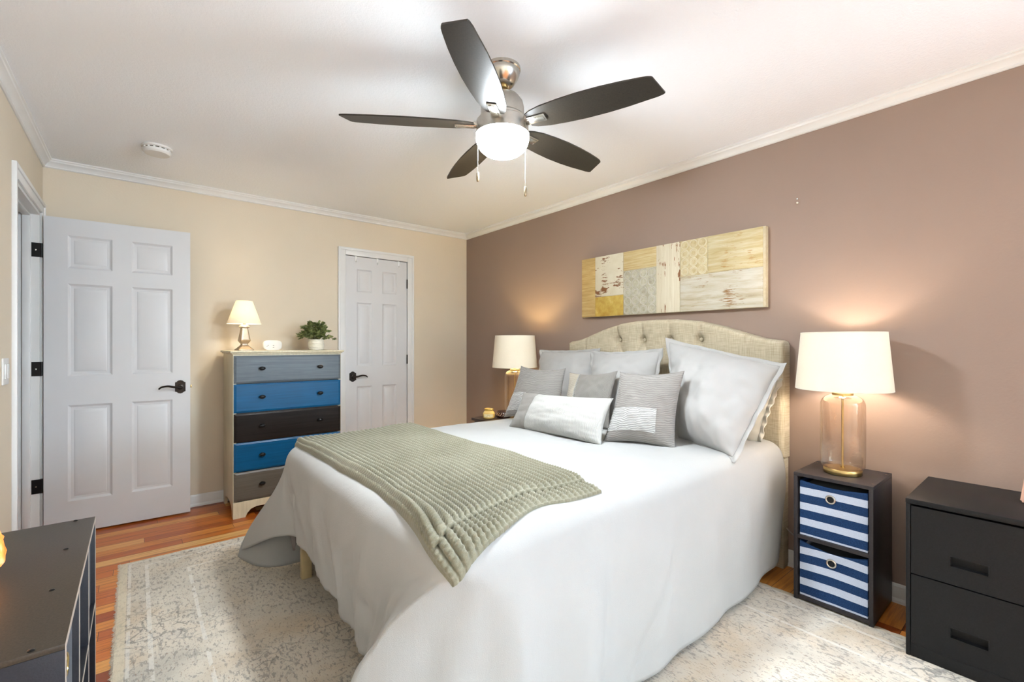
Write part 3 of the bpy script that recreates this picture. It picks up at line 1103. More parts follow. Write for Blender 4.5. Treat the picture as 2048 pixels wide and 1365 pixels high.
def polyf(pts):
    pts = [Vector((*p, 0)) for p in pts]
    pts = smooth_curve(pts, 6)
    L = [0]
    for a, c in zip(pts, pts[1:]):
        L.append(L[-1] + (c - a).length)
    def f(t):
        x = t * L[-1]
        lo = 0
        import bisect
        lo = min(max(bisect.bisect_right(L, x) - 1, 0), len(pts) - 2)
        s = (x - L[lo]) / (L[lo + 1] - L[lo])
        return pts[lo].lerp(pts[lo + 1], s)
    return f


fF, fB, fN, fA = polyf(FOOTE), polyf(BACKE), polyf(NEARE), polyf(FARE)
C00, C01, C10, C11 = fF(0), fF(1), fB(0), fB(1)       # [a][b]


def coons(a, bb):
    p = fF(bb) * (1 - a) + fB(bb) * a + fA(a) * (1 - bb) + fN(a) * bb
    p -= C00 * (1 - a) * (1 - bb) + C10 * a * (1 - bb) + C01 * (1 - a) * bb + C11 * a * bb
    return p


def knit(name, a0, a1, b0, b1, off0, nr, parent, mat, na, nbb, drop=0.0):
    bm = NB()
    LEN = 1.75
    P = [[None] * (nbb + 1) for _ in range(na + 1)]
    for i in range(na + 1):
        for j in range(nbb + 1):
            a, bb = a0 + (a1 - a0) * i / na, b0 + (b1 - b0) * j / nbb
            wob = 0.008 * noise.noise((a * 3, bb * 7, 2.0)) * min(1, 6 * a, 6 * (1 - a))
            fl = coons(a + wob, bb)
            rr = (i / na) * nr
            f = rr - math.floor(rr)
            c = abs(2 * f - 1)
            h = 0.017 * (1 - c ** 3.6)
            st = math.sin(2 * math.pi * (bb * LEN / 0.0165) + 3.0 * c)
            h += 0.0040 * st * (0.4 + 0.6 * (1 - c * c))
            lift = 0.006 * noise.noise((a * 2.2, bb * 5.0, 6.0))
            e = min(i / na, 1 - i / na, (1 - j / nbb) * 1.2) * 40
            h *= min(1, 0.3 + e)
            P[i][j] = drape(fl.x, fl.y, off0 + lift + h)
    V = [[bm.verts.new(p) for p in r] for r in P]
    for i in range(na):
        for j in range(nbb):
            bm.faces.new((V[i][j], V[i + 1][j], V[i + 1][j + 1], V[i][j + 1]))
    # rounded underside edge
    ex = bmesh.ops.extrude_edge_only(bm, edges=[e for e in bm.edges if len(e.link_faces) == 1])
    for g in ex['geom']:
        if isinstance(g, bmesh.types.BMVert):
            g.co.z -= 0.011
    return part(name, bm, mat, parent, angle=180)


def knit_mat():
    t = NT('sage_knit')
    v = t.coord()
    f = t.noise(v, 3, 3)
    c = t.ramp(f, [(0.3, (132, 129, 109)), (0.7, (148, 145, 126))])
    fib = t.noise(v, 500, 3)
    c = t.mix(0.5, c, t.ramp(fib, [(0.3, (190, 186, 176)), (0.7, (255, 255, 255))]), 'MULTIPLY')
    t.base(c)
    t.set(Roughness=0.95); t.b.inputs['Specular IOR Level'].default_value = 0.1
    t.b.inputs['Sheen Weight'].default_value = 0.3
    t.bump(fib, 0.5, 0.004)
    return t.m


M_KNIT = knit_mat()
throw = thing('throw_blanket', 'sage green chunky ribbed knit throw folded across the foot of the bed', 'blanket', (0.95, 1.75, 0.70))
knit('lower_layer', 0.0, 1.0, 0.0, 1.0, 0.005, 27, throw, M_KNIT, 190, 460)
knit('upper_layer', 0.02, 1.0, 0.0, 0.945, 0.021, 26, throw, M_KNIT, 230, 620)


# ---- pillows
def pillow(root, name, TL, TR, BR, BL, T, mat, pinch=0.05, n=44, wr=0.008, seed=0, power=0.55, region=None, off=0.0, label=None, inset=0.0, backk=0.5, sagpt=None):
    TL, TR, BR, BL = [Vector(p) for p in (TL, TR, BR, BL)]
    nrm = ((TR - TL).cross(BL - TL) + (BL - BR).cross(TR - BR)).normalized()
    if nrm.x > 0:
        nrm = -nrm
    if inset:
        c = (TL + TR + BR + BL) / 4
        TL, TR, BR, BL = [p.lerp(c, inset) for p in (TL, TR, BR, BL)]

    def mid(u, v):                                # u,v in -1..1, v up
        uu = u * (1 - pinch * (1 - v * v)); vv = v * (1 - pinch * (1 - u * u))
        s, t_ = (uu + 1) / 2, (vv + 1) / 2
        return (BL * (1 - s) + BR * s) * (1 - t_) + (TL * (1 - s) + TR * s) * t_

    def thick(u, v):
        return T * (max(0, (1 - u * u)) ** power) * (max(0, (1 - v * v)) ** power) * (1 - 0.12 * v)

    def fpt(u, v, side):
        th = thick(u, v)
        k = th / T
        edge = max(abs(u), abs(v))
        w_ = wr * k * (noise.noise((u * 2.2 + seed, v * 2.2, seed)) * 1.4 + 0.8 * noise.noise((u * 5 + seed, v * 5, 3 + seed)))
        # gathers running in from the seams
        g = 0.55 * wr * k * edge ** 3 * math.sin((u if abs(v) > abs(u) else v) * 17 + 5 * noise.noise((u * 3, v * 3, seed)))
        return mid(u, v) + nrm * (side * th * (1 - backk if side > 0 else backk) + (w_ + g) * (1 if side > 0 else 0.3))

    bm = NB()
    if region:
        u0, u1, v0, v1 = region
        m = n
        V = [[bm.verts.new(fpt(u0 + (u1 - u0) * i / m, v0 + (v1 - v0) * j / m, 1) + nrm * off) for j in range(m + 1)] for i in range(m + 1)]
        for i in range(m):
            for j in range(m):
                bm.faces.new((V[i][j], V[i + 1][j], V[i + 1][j + 1], V[i][j + 1]))
        bmesh.ops.recalc_face_normals(bm, faces=bm.faces)
        return part(name, bm, mat, root, label, angle=180)
    F, B_ = {}, {}
    def sp(i):
        x = 2 * i / n - 1
        return math.sin(x * math.pi / 2) * 0.55 + x * 0.45
    for i in range(n + 1):
        for j in range(n + 1):
            u, v = sp(i), sp(j)
            F[i, j] = bm.verts.new(fpt(u, v, 1))
            if i in (0, n) or j in (0, n):
                B_[i, j] = F[i, j]
            else:
                B_[i, j] = bm.verts.new(fpt(u, v, -1))
    for i in range(n):
        for j in range(n):
            bm.faces.new((F[i, j], F[i + 1, j], F[i + 1, j + 1], F[i, j + 1]))
            try:
                bm.faces.new((B_[i, j], B_[i, j + 1], B_[i + 1, j + 1], B_[i + 1, j]))
            except ValueError:
                pass
    return part(name, bm, mat, root, label, angle=180)


def flange(root, TL, TR, BR, BL, inset, mat, ruffle=0.008, freq=9, pinch=0.05, seed=0):
    TL, TR, BR, BL = [Vector(p) for p in (TL, TR, BR, BL)]
    nrm = ((TR - TL).cross(BL - TL)).normalized()
    if nrm.x > 0:
        nrm = -nrm
    c = (TL + TR + BR + BL) / 4
    O = [TL, TR, BR, BL]
    I = [p.lerp(c, inset * 1.25) for p in O]
    def edge(P, Q, t):
        m = P.lerp(Q, t)
        return m + (c - m) * pinch * (1 - (2 * t - 1) ** 2) * 1.0
    bm = NB()
    ringo, ringi = [], []
    N = 40
    cols = []
    for k in range(4):
        for i in range(N):
            t_ = i / N
            po, pi_ = edge(O[k], O[(k + 1) % 4], t_), edge(I[k], I[(k + 1) % 4], t_)
            col = []
            for q in range(5):
                r = q / 4
                p = pi_.lerp(po, r) + nrm * (ruffle * r * math.sin(t_ * freq * 2 * math.pi + k + 3 * noise.noise((t_ * 3, k, seed))) + ruffle * 1.2 * r * noise.noise((t_ * 4, k * 3.3, seed)))
                if q == 4:
                    p += (c - po).normalized() * ruffle * 0.7 * noise.noise((t_ * 11, k * 2.1, seed + 5))
                col.append(bm.verts.new(p))
            cols.append(col)
    M_ = len(cols)
    for i in range(M_):
        a, d = cols[i], cols[(i + 1) % M_]
        for q in range(4):
            bm.faces.new((a[q], a[q + 1], d[q + 1], d[q]))
    bmesh.ops.recalc_face_normals(bm, faces=bm.faces)
    bmesh.ops.solidify(bm, geom=bm.faces[:], thickness=0.004)
    return part('flange', bm, mat, root, angle=180)


M_SHAM = cloth('white_cotton_sham', (168, 167, 165), weave=500, amp=0.15, vary=0.01, wr=0.35, wscale=14, sheen=0.1)
M_IVORY = cloth('ivory_cotton_sham', (208, 203, 190), weave=500, amp=0.15, vary=0.01, wr=0.4, wscale=18, sheen=0.1)
M_GREY = cloth('grey_ribbed_cotton', (142, 138, 134), weave=600, amp=0.3, vary=0.03, stripe=(2, 620, (108, 105, 102), 0.6))
M_GREYV = cloth('grey_fine_cotton', (142, 138, 133), weave=600, amp=0.3, vary=0.02, stripe=(1, 900, (118, 115, 111), 0.5))
M_STITCH = cloth('white_stitched_cotton', (186, 186, 184), weave=600, amp=0.4, vary=0.02, stripe=(2, 700, (126, 124, 122), 0.9))
M_WHITECR = cloth('white_crinkled_cotton', (178, 177, 173), weave=500, amp=0.45, vary=0.02, stripe=(1, 700, (180, 179, 175), 0.5))
M_OAT = cloth('oat_woven_band', (184, 176, 160), weave=500, amp=0.4, vary=0.05, stripe=(2, 500, (185, 176, 160), 0.5))

PB = (0, 0, 0)


def pthing(label, C, name='pillow', cat='pillow', group=None):
    c = sum((Vector(p) for p in C), Vector()) / 4
    z = min(p[2] for p in C)
    return thing(name, label, cat, (c.x, c.y, z), group)


# white ivory pillow at the back, only its ruffled edge showing
C = [(2.648, 1.50, 1.10), (2.645, 0.957, 1.035), (2.58, 1.045, 0.665), (2.585, 1.50, 0.70)]
r = pthing('ivory ruffled pillow squeezed behind the largest white sham near the headboard edge', C)
pillow(r, 'body', *C, 0.07, M_IVORY, seed=1, inset=0.08, wr=0.006); flange(r, *C, 0.08, M_IVORY, 0.012, 7, seed=1)
# three euro shams
C = [(2.61, 2.808, 1.172), (2.62, 2.167, 1.189), (2.50, 2.13, 0.70), (2.49, 2.75, 0.70)]
r = pthing('white euro sham farthest from the camera, against the left of the headboard', C, group='white euro shams on the headboard')
pillow(r, 'body', *C, 0.16, M_SHAM, seed=2, inset=0.07, wr=0.014, backk=0.3); flange(r, *C, 0.07, M_SHAM, 0.007, 6, seed=2)
C = [(2.54, 2.19, 1.166), (2.56, 1.617, 1.194), (2.36, 1.56, 0.70), (2.36, 2.10, 0.70)]
r = pthing('middle white euro sham standing between two others on the bed', C, group='white euro shams on the headboard')
pillow(r, 'body', *C, 0.16, M_SHAM, seed=3, inset=0.07, wr=0.014, backk=0.35); flange(r, *C, 0.07, M_SHAM, 0.007, 6, seed=3)
C = [(2.56, 1.602, 1.258), (2.50, 0.887, 1.121), (2.13, 0.975, 0.668), (2.27, 1.36, 0.69)]
r = pthing('largest white flanged euro sham, nearest the striped bin shelf', C, group='white euro shams on the headboard')
pillow(r, 'body', *C, 0.21, M_SHAM, seed=4, inset=0.075, wr=0.024, pinch=0.03, backk=0.2); flange(r, *C, 0.075, M_SHAM, 0.007, 4, seed=4, pinch=0.03)

# grey cushions
C = [(2.156, 2.522, 1.062), (2.226, 2.14, 1.06), (2.10, 2.06, 0.70), (2.016, 2.55, 0.70)]
r = pthing('left grey cushion with pale stitched block, beside the far bedside lamp', C, 'cushion', 'cushion', 'grey cushions on the bed')
pillow(r, 'body', *C, 0.19, M_GREY, seed=5, pinch=0.13); pillow(r, 'stitched_patch', *C, 0.19, M_STITCH, seed=5, pinch=0.13, region=(-0.985, -0.1, -0.8, -0.12), off=0.0025, n=30)
C = [(2.325, 2.200, 1.024), (2.325, 1.788, 1.055), (2.19, 1.745, 0.705), (2.19, 2.16, 0.705)]
r = pthing('middle grey cushion with an oat woven band down its left side', C, 'cushion', 'cushion', 'grey cushions on the bed')
pillow(r, 'body', *C, 0.12, M_GREYV, seed=6, pinch=0.13); pillow(r, 'woven_band', *C, 0.12, M_OAT, seed=6, pinch=0.13, region=(-0.985, -0.46, -0.97, 0.97), off=0.0025, n=30)
b = NB()
for k in range(26):
    v = -0.9 + 1.8 * k / 25
    # small tassel dots along the band
    TL, TR, BR, BL = [Vector(p) for p in C]
    nrm = ((TR - TL).cross(BL - TL)).normalized(); nrm = -nrm if nrm.x > 0 else nrm
    u = -0.43; uu = u * (1 - 0.13 * (1 - v * v)); vv = v * (1 - 0.13 * (1 - u * u)); s, t_ = (uu + 1) / 2, (vv + 1) / 2
    p = (BL * (1 - s) + BR * s) * (1 - t_) + (TL * (1 - s) + TR * s) * t_ + nrm * (0.06 * (1 - u * u) ** 0.55 * (1 - v * v) ** 0.55 * (1 - 0.12 * v) + 0.004)
    bmesh.ops.create_icosphere(b, subdivisions=1, radius=0.006, matrix=Matrix.Translation(p))
part('bobble_trim', b, M_WHITECR, r)
C = [(2.08, 1.585, 1.066), (2.203, 1.268, 1.082), (2.059, 1.236, 0.695), (1.936, 1.589, 0.695)]
r = pthing('right grey cushion with white stitched block, leaning on the largest sham', C, 'cushion', 'cushion', 'grey cushions on the bed')
pillow(r, 'body', *C, 0.17, M_GREY, seed=7, pinch=0.10); pillow(r, 'stitched_patch', *C, 0.17, M_STITCH, seed=7, pinch=0.10, region=(-0.98, 0.52, -0.74, -0.1), off=0.0025, n=36)
# lumbar
C = [(1.905, 2.202, 0.912), (1.962, 1.538, 0.931), (1.866, 1.54, 0.694), (1.805, 2.232, 0.697)]
r = pthing('long white lumbar cushion with a grey end, in front of the others', C, 'cushion', 'cushion')
pillow(r, 'body', *C, 0.17, M_WHITECR, seed=8, pinch=0.07, n=50); pillow(r, 'grey_end', *C, 0.17, M_GREYV, seed=8, pinch=0.07, region=(-0.995, -0.55, -0.985, 0.985), off=0.0025, n=36)


# ------------------------------------------------------------------ painting over the bed
def weathered(name, stops, grain, scale=1.0, marks=None, mark_lvl=0.68, mgrain=(1, 1, 1), metal=0.0, rough=0.6):
    t = NT(name)
    f = t.noise(t.coord(grain), scale, 6, 0.65, 0.3)
    c = t.ramp(f, stops)
    h = f
    if marks:
        k = t.noise(t.coord(mgrain), 1, 5, 0.7)
        k2 = t.noise(t.coord((1, 1, 1)), 7, 2)
        m = t.math('GREATER_THAN', t.math('ADD', t.math('MULTIPLY', k, 0.6), t.math('MULTIPLY', k2, 0.5)), mark_lvl)
        c = t.mix(m, c, marks)
        h = t.math('SUBTRACT', f, m)
    t.base(c)
    t.set(Roughness=rough, Metallic=metal)
    t.bump(h, 0.5, 0.004)
    return t.m


art = thing('wall_art', 'long textured gold and cream collage panel hanging above the headboard', 'wall art', (2.765, 1.776, 1.43))
AX0 = 2.748
b = NB(); box(b, AX0, 2.784, 1.087, 2.465, 1.43, 1.89, 0.002)
part('canvas', b, weathered('cream_canvas_edge', [(0.3, (177, 163, 129)), (0.7, (199, 190, 166))], (25, 25, 25)), art)
c0, c1, c2, c3, c4, c5, c6 = 2.465, 2.327, 2.063, 1.788, 1.612, 1.426, 1.10
def panel(name, mat, y1, y0, z0, z1, th=0.003, label=None):
    b = NB(); box(b, AX0 - th, AX0 + 0.001, y0 + 0.001, y1 - 0.001, z0 + 0.001, z1 - 0.001, 0.001)
    return part(name, b, mat, art, label)
GRH = (4, 5, 90)
panel('wood_strip', weathered('golden_wood', [(0.3, (151, 120, 67)), (0.5, (175, 147, 92)), (0.7, (190, 168, 120))], GRH), c0, c1, 1.43, 1.89)
panel('cream_panel', weathered('chipped_cream', [(0.3, (194, 184, 158)), (0.7, (206, 199, 178))], (10, 10, 10), 1, (120, 78, 44), 0.63, (1, 14, 60)), c1, c2, 1.583, 1.89, 0.004)
panel('gold_leaf', weathered('gold_leaf', [(0.3, (177, 141, 60)), (0.6, (199, 172, 89)), (0.75, (211, 190, 120))], (9, 9, 9), 2, (170, 128, 50), 0.7, (1, 20, 20), 0.35, 0.42), c1, c2, 1.43, 1.581, 0.004)
panel('tan_panel', weathered('tan_wood', [(0.3, (168, 141, 89)), (0.5, (189, 168, 120)), (0.7, (199, 185, 146))], GRH), c2, c3, 1.752, 1.89)
pm1 = weathered('silver_plaster', [(0.3, (144, 137, 116)), (0.55, (173, 168, 147)), (0.75, (190, 187, 170))], (14, 14, 14), 2)
p1 = panel('silver_ring_panel', pm1, c2, c3, 1.43, 1.75)
panel('cream_plank', weathered('chipped_plank', [(0.3, (190, 178, 151)), (0.6, (206, 197, 175)), (0.75, (211, 204, 185))], (10, 60, 3), 1, (128, 82, 46), 0.612, (1, 60, 9)), c3, c4, 1.43, 1.89, 0.006)
pm2 = weathered('sand_plaster', [(0.3, (168, 149, 106)), (0.55, (189, 175, 137)), (0.75, (201, 190, 159))], (14, 14, 14), 2)
p2 = panel('cream_ring_panel', pm2, c4, c5, 1.657, 1.89)
panel('yellow_wood', weathered('yellowed_wood', [(0.28, (168, 144, 92)), (0.5, (190, 175, 134)), (0.7, (202, 194, 166))], (3, 4, 46), 1, (170, 132, 78), 0.645, (1, 12, 170)), c5, c6, 1.662, 1.89)
panel('grey_wood', weathered('grey_washed_wood', [(0.25, (137, 118, 89)), (0.42, (177, 166, 141)), (0.6, (194, 190, 177)), (0.78, (178, 151, 113))], (2, 3, 34), 1, (140, 106, 66), 0.64, (1, 12, 150)), c4, c6, 1.43, 1.659)


def rings(par, y1, y0, z0, z1, ny, nz, mat, seed):
    random.seed(seed)
    b = NB()
    dy, dz = (y1 - y0) / ny, (z1 - z0) / nz
    for i in range(ny):
        for j in range(nz):
            yy, zz = y0 + dy * (i + 0.5), z0 + dz * (j + 0.5)
            for rr, th in ((min(dy, dz) * 0.44, 0.0042), (min(dy, dz) * 0.30, 0.002)):
                if rr < min(dy, dz) * 0.4 and random.random() < 0.4:
                    continue
                pts = [(AX0 - 0.003, yy + rr * math.cos(2 * math.pi * k / 24), zz + rr * math.sin(2 * math.pi * k / 24)) for k in range(24)]
                tube(b, pts, th, 6, closed=True)
    part('embossed_rings', b, mat, par)


rings(p1, c2 - 0.004, c3 + 0.004, 1.434, 1.748, 4, 5, weathered('silver_ring_paint', [(0.3, (159, 154, 137)), (0.7, (194, 190, 177))], (25, 25, 25)), 1)
rings(p2, c4 - 0.004, c5 + 0.004, 1.66, 1.888, 3, 4, weathered('cream_ring_paint', [(0.3, (190, 177, 137)), (0.7, (208, 201, 175))], (25, 25, 25)), 2)


# ------------------------------------------------------------------ glass table lamps
def shade_mat(name, c, trans=0.55):
    t = NT(name)
    d = t.n('ShaderNodeBsdfDiffuse'); tr = t.n('ShaderNodeBsdfTranslucent'); mx = t.n('ShaderNodeMixShader')
    f = t.noise(t.coord((60, 60, 200)), 3, 2)
    col = t.ramp(f, [(0.3, tuple(x * 0.97 for x in c)), (0.7, c)])
    t.l(col, d.inputs['Color']); t.l(col, tr.inputs['Color'])
    mx.inputs[0].default_value = trans
    t.l(d.outputs[0], mx.inputs[1]); t.l(tr.outputs[0], mx.inputs[2])
    t.l(mx.outputs[0], t.out.inputs['Surface'])
    return t.m


def thin_glass(name, tint=(250, 244, 236)):
    t = NT(name)
    tr = t.n('ShaderNodeBsdfTransparent'); tr.inputs[0].default_value = lin(tint)
    gl_ = t.n('ShaderNodeBsdfGlossy'); gl_.inputs['Roughness'].default_value = 0.03
    lw = t.n('ShaderNodeLayerWeight'); lw.inputs['Blend'].default_value = 0.25
    seeds = t.noise(t.coord(), 55, 3)
    bm_ = t.n('ShaderNodeBump'); bm_.inputs['Strength'].default_value = 0.25; bm_.inputs['Distance'].default_value = 0.004
    t.l(seeds, bm_.inputs['Height']); t.l(bm_.outputs[0], gl_.inputs['Normal'])
    mx = t.n('ShaderNodeMixShader')
    fac = t.math('MULTIPLY', lw.outputs['Facing'], 0.75)
    fac = t.math('ADD', fac, 0.03)
    t.l(fac, mx.inputs[0]); t.l(tr.outputs[0], mx.inputs[1]); t.l(gl_.outputs[0], mx.inputs[2])
    t.l(mx.outputs[0], t.out.inputs['Surface'])
    return t.m


M_SHADE_W = shade_mat('cream_linen_shade', (236, 226, 206), 0.045)
M_GLASS = thin_glass('seeded_glass')
M_RIM = plain('shade_trim', (222, 212, 194), 0.8)
def bulb_mat(name, color, strength):
    t = NT(name)
    t.base((255, 240, 210))
    t.b.inputs['Emission Color'].default_value = (*color, 1)
    t.b.inputs['Emission Strength'].default_value = strength
    return t.m



def glass_lamp(x, y, z, label, energy, color):
    t = thing('table_lamp', label, 'lamp', (x, y, z), 'matching glass bedside lamps')
    b = NB(); lathe(b, x, y, [(0.074, z + 0.0005), (0.076, z + 0.003), (0.076, z + 0.022), (0.073, z + 0.026)], 56); part('base', b, M_BRASS, t)
    b = NB(); prof = [(0.06, z + 0.0265), (0.082, z + 0.03), (0.0875, z + 0.04), (0.0885, z + 0.10), (0.0885, z + 0.32)]
    for k in range(1, 10):
        a = k / 9 * math.pi / 2
        prof.append((0.0385 + 0.05 * math.cos(a), z + 0.32 + 0.05 * math.sin(a)))
    prof += [(0.03, z + 0.372), (0.03, z + 0.378)]
    lathe(b, x, y, prof, 64, cap=False); part('glass_body', b, M_GLASS, t, angle=60)
    b = NB(); lathe(b, x, y, [(0.0045, z + 0.026), (0.0045, z + 0.38)], 12); lathe(b, x, y, [(0.008, z + 0.026), (0.008, z + 0.034)], 14); part('rod', b, M_BRASS, t)
    b = NB(); lathe(b, x, y, [(0.042, z + 0.3705), (0.042, z + 0.379), (0.036, z + 0.382), (0.012, z + 0.384), (0.012, z + 0.41), (0.016, z + 0.412), (0.016, z + 0.452)], 36); part('cap', b, M_BRASS, t)
    b = NB()
    z0, z1 = z + 0.395, z + 0.662
    lathe(b, x, y, [(0.191, z0), (0.168, z1), (0.166, z1), (0.189, z0), (0.191, z0)], 72, cap=False)
    sh = part('lamp_shade', b, M_SHADE_W, t, angle=60)
    for rr_, zz_ in ((0.189, z0 + 0.001), (0.167, z1)):
        b = NB()
        pts = [(x + rr_ * math.cos(2 * math.pi * k / 64), y + rr_ * math.sin(2 * math.pi * k / 64), zz_) for k in range(64)]
        tube(b, pts, 0.0022, 6, closed=True)
        part('shade_rim', b, M_RIM, sh)
    b = NB(); lathe(b, x, y, [(0.014, z + 0.452), (0.016, z + 0.47), (0.03, z + 0.505), (0.03, z + 0.525), (0.018, z + 0.545), (0.001, z + 0.55)], 20); part('bulb', b, bulb_mat('lit_bulb', color, energy), t)
    return t


CUBX0, CUBX1, CUBY0, CUBY1, CUBZ0, CUBZ1 = 2.421, 2.745, 0.528, 0.833, RZ + 0.001, 0.612
glass_lamp(2.575, 0.678, CUBZ1, 'glass table lamp with cream shade on the striped bin shelf', W_BED, (1.0, 0.87, 0.75))
NSZ = 0.628
glass_lamp(2.475, 2.975, NSZ, 'glass table lamp with yellow-lit shade on the far dark nightstand', W_BED * 1.6, (1.0, 0.80, 0.40))

# far nightstand, mostly hidden by the bed
t = thing('nightstand', 'dark brown nightstand mostly hidden behind the far side of the bed', 'nightstand', (2.4, 2.875, RZ))
b = NB(); box(b, 2.085, 2.755, 2.72, 3.055, NSZ - 0.022, NSZ, 0.003); part('top', b, plain('espresso_wood', (48, 32, 26), 0.35, vary=0.1, vscale=20), t)
b = NB(); box(b, 2.105, 2.745, 2.735, 3.04, 0.12, NSZ - 0.0225, 0.003); part('cabinet', b, M_DARKWOOD, t)
for x in (2.11, 2.70):
    for y in (2.74, 3.0):
        b = NB(); box(b, x, x + 0.035, y, y + 0.035, RZ + 0.001 if x < 2.4 else 0.001, 0.121, 0.003); part('leg', b, M_DARKWOOD, t)
# candle
cx, cy = 2.165, 2.925
t = thing('jar_candle', 'small yellow jar candle at the edge of the far nightstand', 'candle', (cx, cy, NSZ))
cg = plain('honey_wax_glass', (236, 200, 116), 0.22, vary=0.03)
b = NB(); lathe(b, cx, cy, [(0.036, NSZ + 0.0005), (0.044, NSZ + 0.006), (0.047, NSZ + 0.018), (0.047, NSZ + 0.042), (0.041, NSZ + 0.054), (0.035, NSZ + 0.058), (0.034, NSZ + 0.064)], 40); part('wax_jar', b, cg, t)
b = NB(); lathe(b, cx, cy, [(0.034, NSZ + 0.0642), (0.036, NSZ + 0.067), (0.036, NSZ + 0.078), (0.033, NSZ + 0.08), (0.031, NSZ + 0.076), (0.03, NSZ + 0.068)], 40, cap=False); part('rim', b, plain('honey_glass_rim', (206, 168, 84), 0.15), t)
b = NB()
lathe(b, cx, cy, [(0.0474, NSZ + 0.016), (0.0476, NSZ + 0.04)], 40, cap=False)
bmesh.ops.delete(b, geom=[v for v in b.verts if (v.co - Vector((cx, cy, v.co.z))).normalized().dot(-fwd) < 0.55], context='VERTS')
lb = part('paper_label', b, plain('cream_label', (240, 222, 170), 0.6), t)
b = NB()
for (o0, o1, zz) in ((-0.018, -0.003, 0.021), (0.003, 0.014, 0.022), (-0.012, 0.012, 0.033)):
    pts = []
    for k in range(7):
        o_ = o0 + (o1 - o0) * k / 6
        q = Vector((cx, cy, NSZ + zz + 0.001 * math.sin(k * 2.3))) + rtv * o_ - fwd * math.sqrt(0.0479 ** 2 - o_ ** 2)
        pts.append(q)
    tube(b, pts, 0.0008, 5)
part('lettering', b, plain('label_ink', (120, 96, 50), 0.7), lb)
# dark dish with pale script
cx, cy = 2.29, 2.895
t = thing('trinket_dish', 'dark brown dish with pale script lettering beside the jar candle', 'dish', (cx, cy, NSZ))
b = NB(); lathe(b, cx, cy, [(0.045, NSZ + 0.0005), (0.058, NSZ + 0.006), (0.064, NSZ + 0.022), (0.06, NSZ + 0.044), (0.05, NSZ + 0.054), (0.001, NSZ + 0.056)], 40); part('bowl', b, plain('dark_brown_glaze', (50, 26, 20), 0.2, vary=0.1), t)
b = NB()
for k in range(9):
    a = -1.15 + 2.3 * k / 8
    pts = []
    for i in range(8):
        s = i / 7
        aa = a + 0.09 * math.sin(s * 6.3 + k)
        rr = 0.0645 - 0.004 * s
        q = Vector((cx, cy, NSZ + 0.018 + 0.026 * s)) + rtv * rr * math.sin(aa) - fwd * rr * math.cos(aa)
        pts.append(q)
    tube(b, pts, 0.0016, 5)
part('lettering', b, plain('pale_script', (214, 186, 160), 0.5), t)

# ------------------------------------------------------------------ striped bin shelf
def dark_board(name, c=(34, 34, 40), r=0.38, spec=0.3):
    t = NT(name)
    f = t.noise(t.coord((40, 40, 40)), 5, 4)
    t.base(t.ramp(f, [(0.3, tuple(x * 0.85 for x in c)), (0.7, tuple(x * 1.15 for x in c))]))
    t.set(Roughness=r)
    t.b.inputs['Specular IOR Level'].default_value = spec
    t.bump(t.noise(t.coord((40, 40, 40)), 9, 3), 0.12, 0.002)
    return t.m


M_CUB = dark_board('black_brown_board', (46, 42, 44))
t = thing('cube_organizer', 'black two-cube shelf holding striped fabric bins beside the bed', 'shelf', ((CUBX0 + CUBX1) / 2, 0.68, CUBZ0))
TH = 0.016
b = NB(); box(b, CUBX0, CUBX1, CUBY0, CUBY1, CUBZ1 - TH, CUBZ1, 0.001); tp = part('top_panel', b, M_CUB, t)
for x in (CUBX0 + 0.05, CUBX1 - 0.05):
    for y in (CUBY0 + 0.012, CUBY1 - 0.012):
        b = NB(); lathe(b, x, y, [(0.005, CUBZ1), (0.005, CUBZ1 + 0.001), (0.003, CUBZ1 + 0.0016)], 12)
        part('screw_cap', b, M_NICKEL, tp)
b = NB(); box(b, CUBX0, CUBX1, CUBY0, CUBY0 + TH, CUBZ0, CUBZ1 - TH, 0.001); part('side_panel', b, M_CUB, t)
b = NB(); box(b, CUBX0, CUBX1, CUBY1 - TH, CUBY1, CUBZ0, CUBZ1 - TH, 0.001); part('side_panel', b, M_CUB, t)
b = NB(); box(b, CUBX0 + 0.002, CUBX1, CUBY0 + TH, CUBY1 - TH, CUBZ0 + 0.006, CUBZ0 + 0.006 + TH, 0.001); part('bottom_panel', b, M_CUB, t)
ZM = 0.303
b = NB(); box(b, CUBX0 + 0.002, CUBX1, CUBY0 + TH, CUBY1 - TH, ZM, ZM + TH, 0.001); part('middle_shelf', b, M_CUB, t)
b = NB(); box(b, CUBX1 - 0.004, CUBX1, CUBY0 + TH, CUBY1 - TH, CUBZ0 + 0.022, CUBZ1 - TH - 0.0005); part('back_panel', b, M_CUB, t)


def stripe_mat():
    t = NT('navy_striped_canvas')
    c = t.n('ShaderNodeTexCoord')
    sep = t.n('ShaderNodeSeparateXYZ'); t.l(c.outputs['Object'], sep.inputs[0])
    h = t.math('DIVIDE', sep.outputs[2], 0.268)
    # 0..1 up the front: thin pale hem, then navy/pale bands, pale hem on top
    st = t.math('MULTIPLY', t.math('SUBTRACT', h, 0.035), 3.72)
    fr = t.math('FRACT', st)
    navy = t.math('LESS_THAN', fr, 0.54)
    navy = t.math('MULTIPLY', navy, t.math('GREATER_THAN', h, 0.035))
    navy = t.math('MULTIPLY', navy, t.math('LESS_THAN', h, 0.965))
    wv = t.noise(t.coord((300, 300, 500)), 1, 2)
    nv = t.ramp(wv, [(0.3, (16, 36, 70)), (0.7, (34, 64, 106))])
    wh = t.ramp(wv, [(0.3, (172, 180, 198)), (0.7, (190, 198, 214))])
    t.base(t.mix(navy, wh, nv))
    t.set(Roughness=0.85)
    t.b.inputs['Specular IOR Level'].default_value = 0.2
    t.bump(wv, 0.3, 0.002)
    return t.m


M_STRIPE = stripe_mat()
M_BINLIN = cloth('dark_bin_lining', (34, 38, 46))


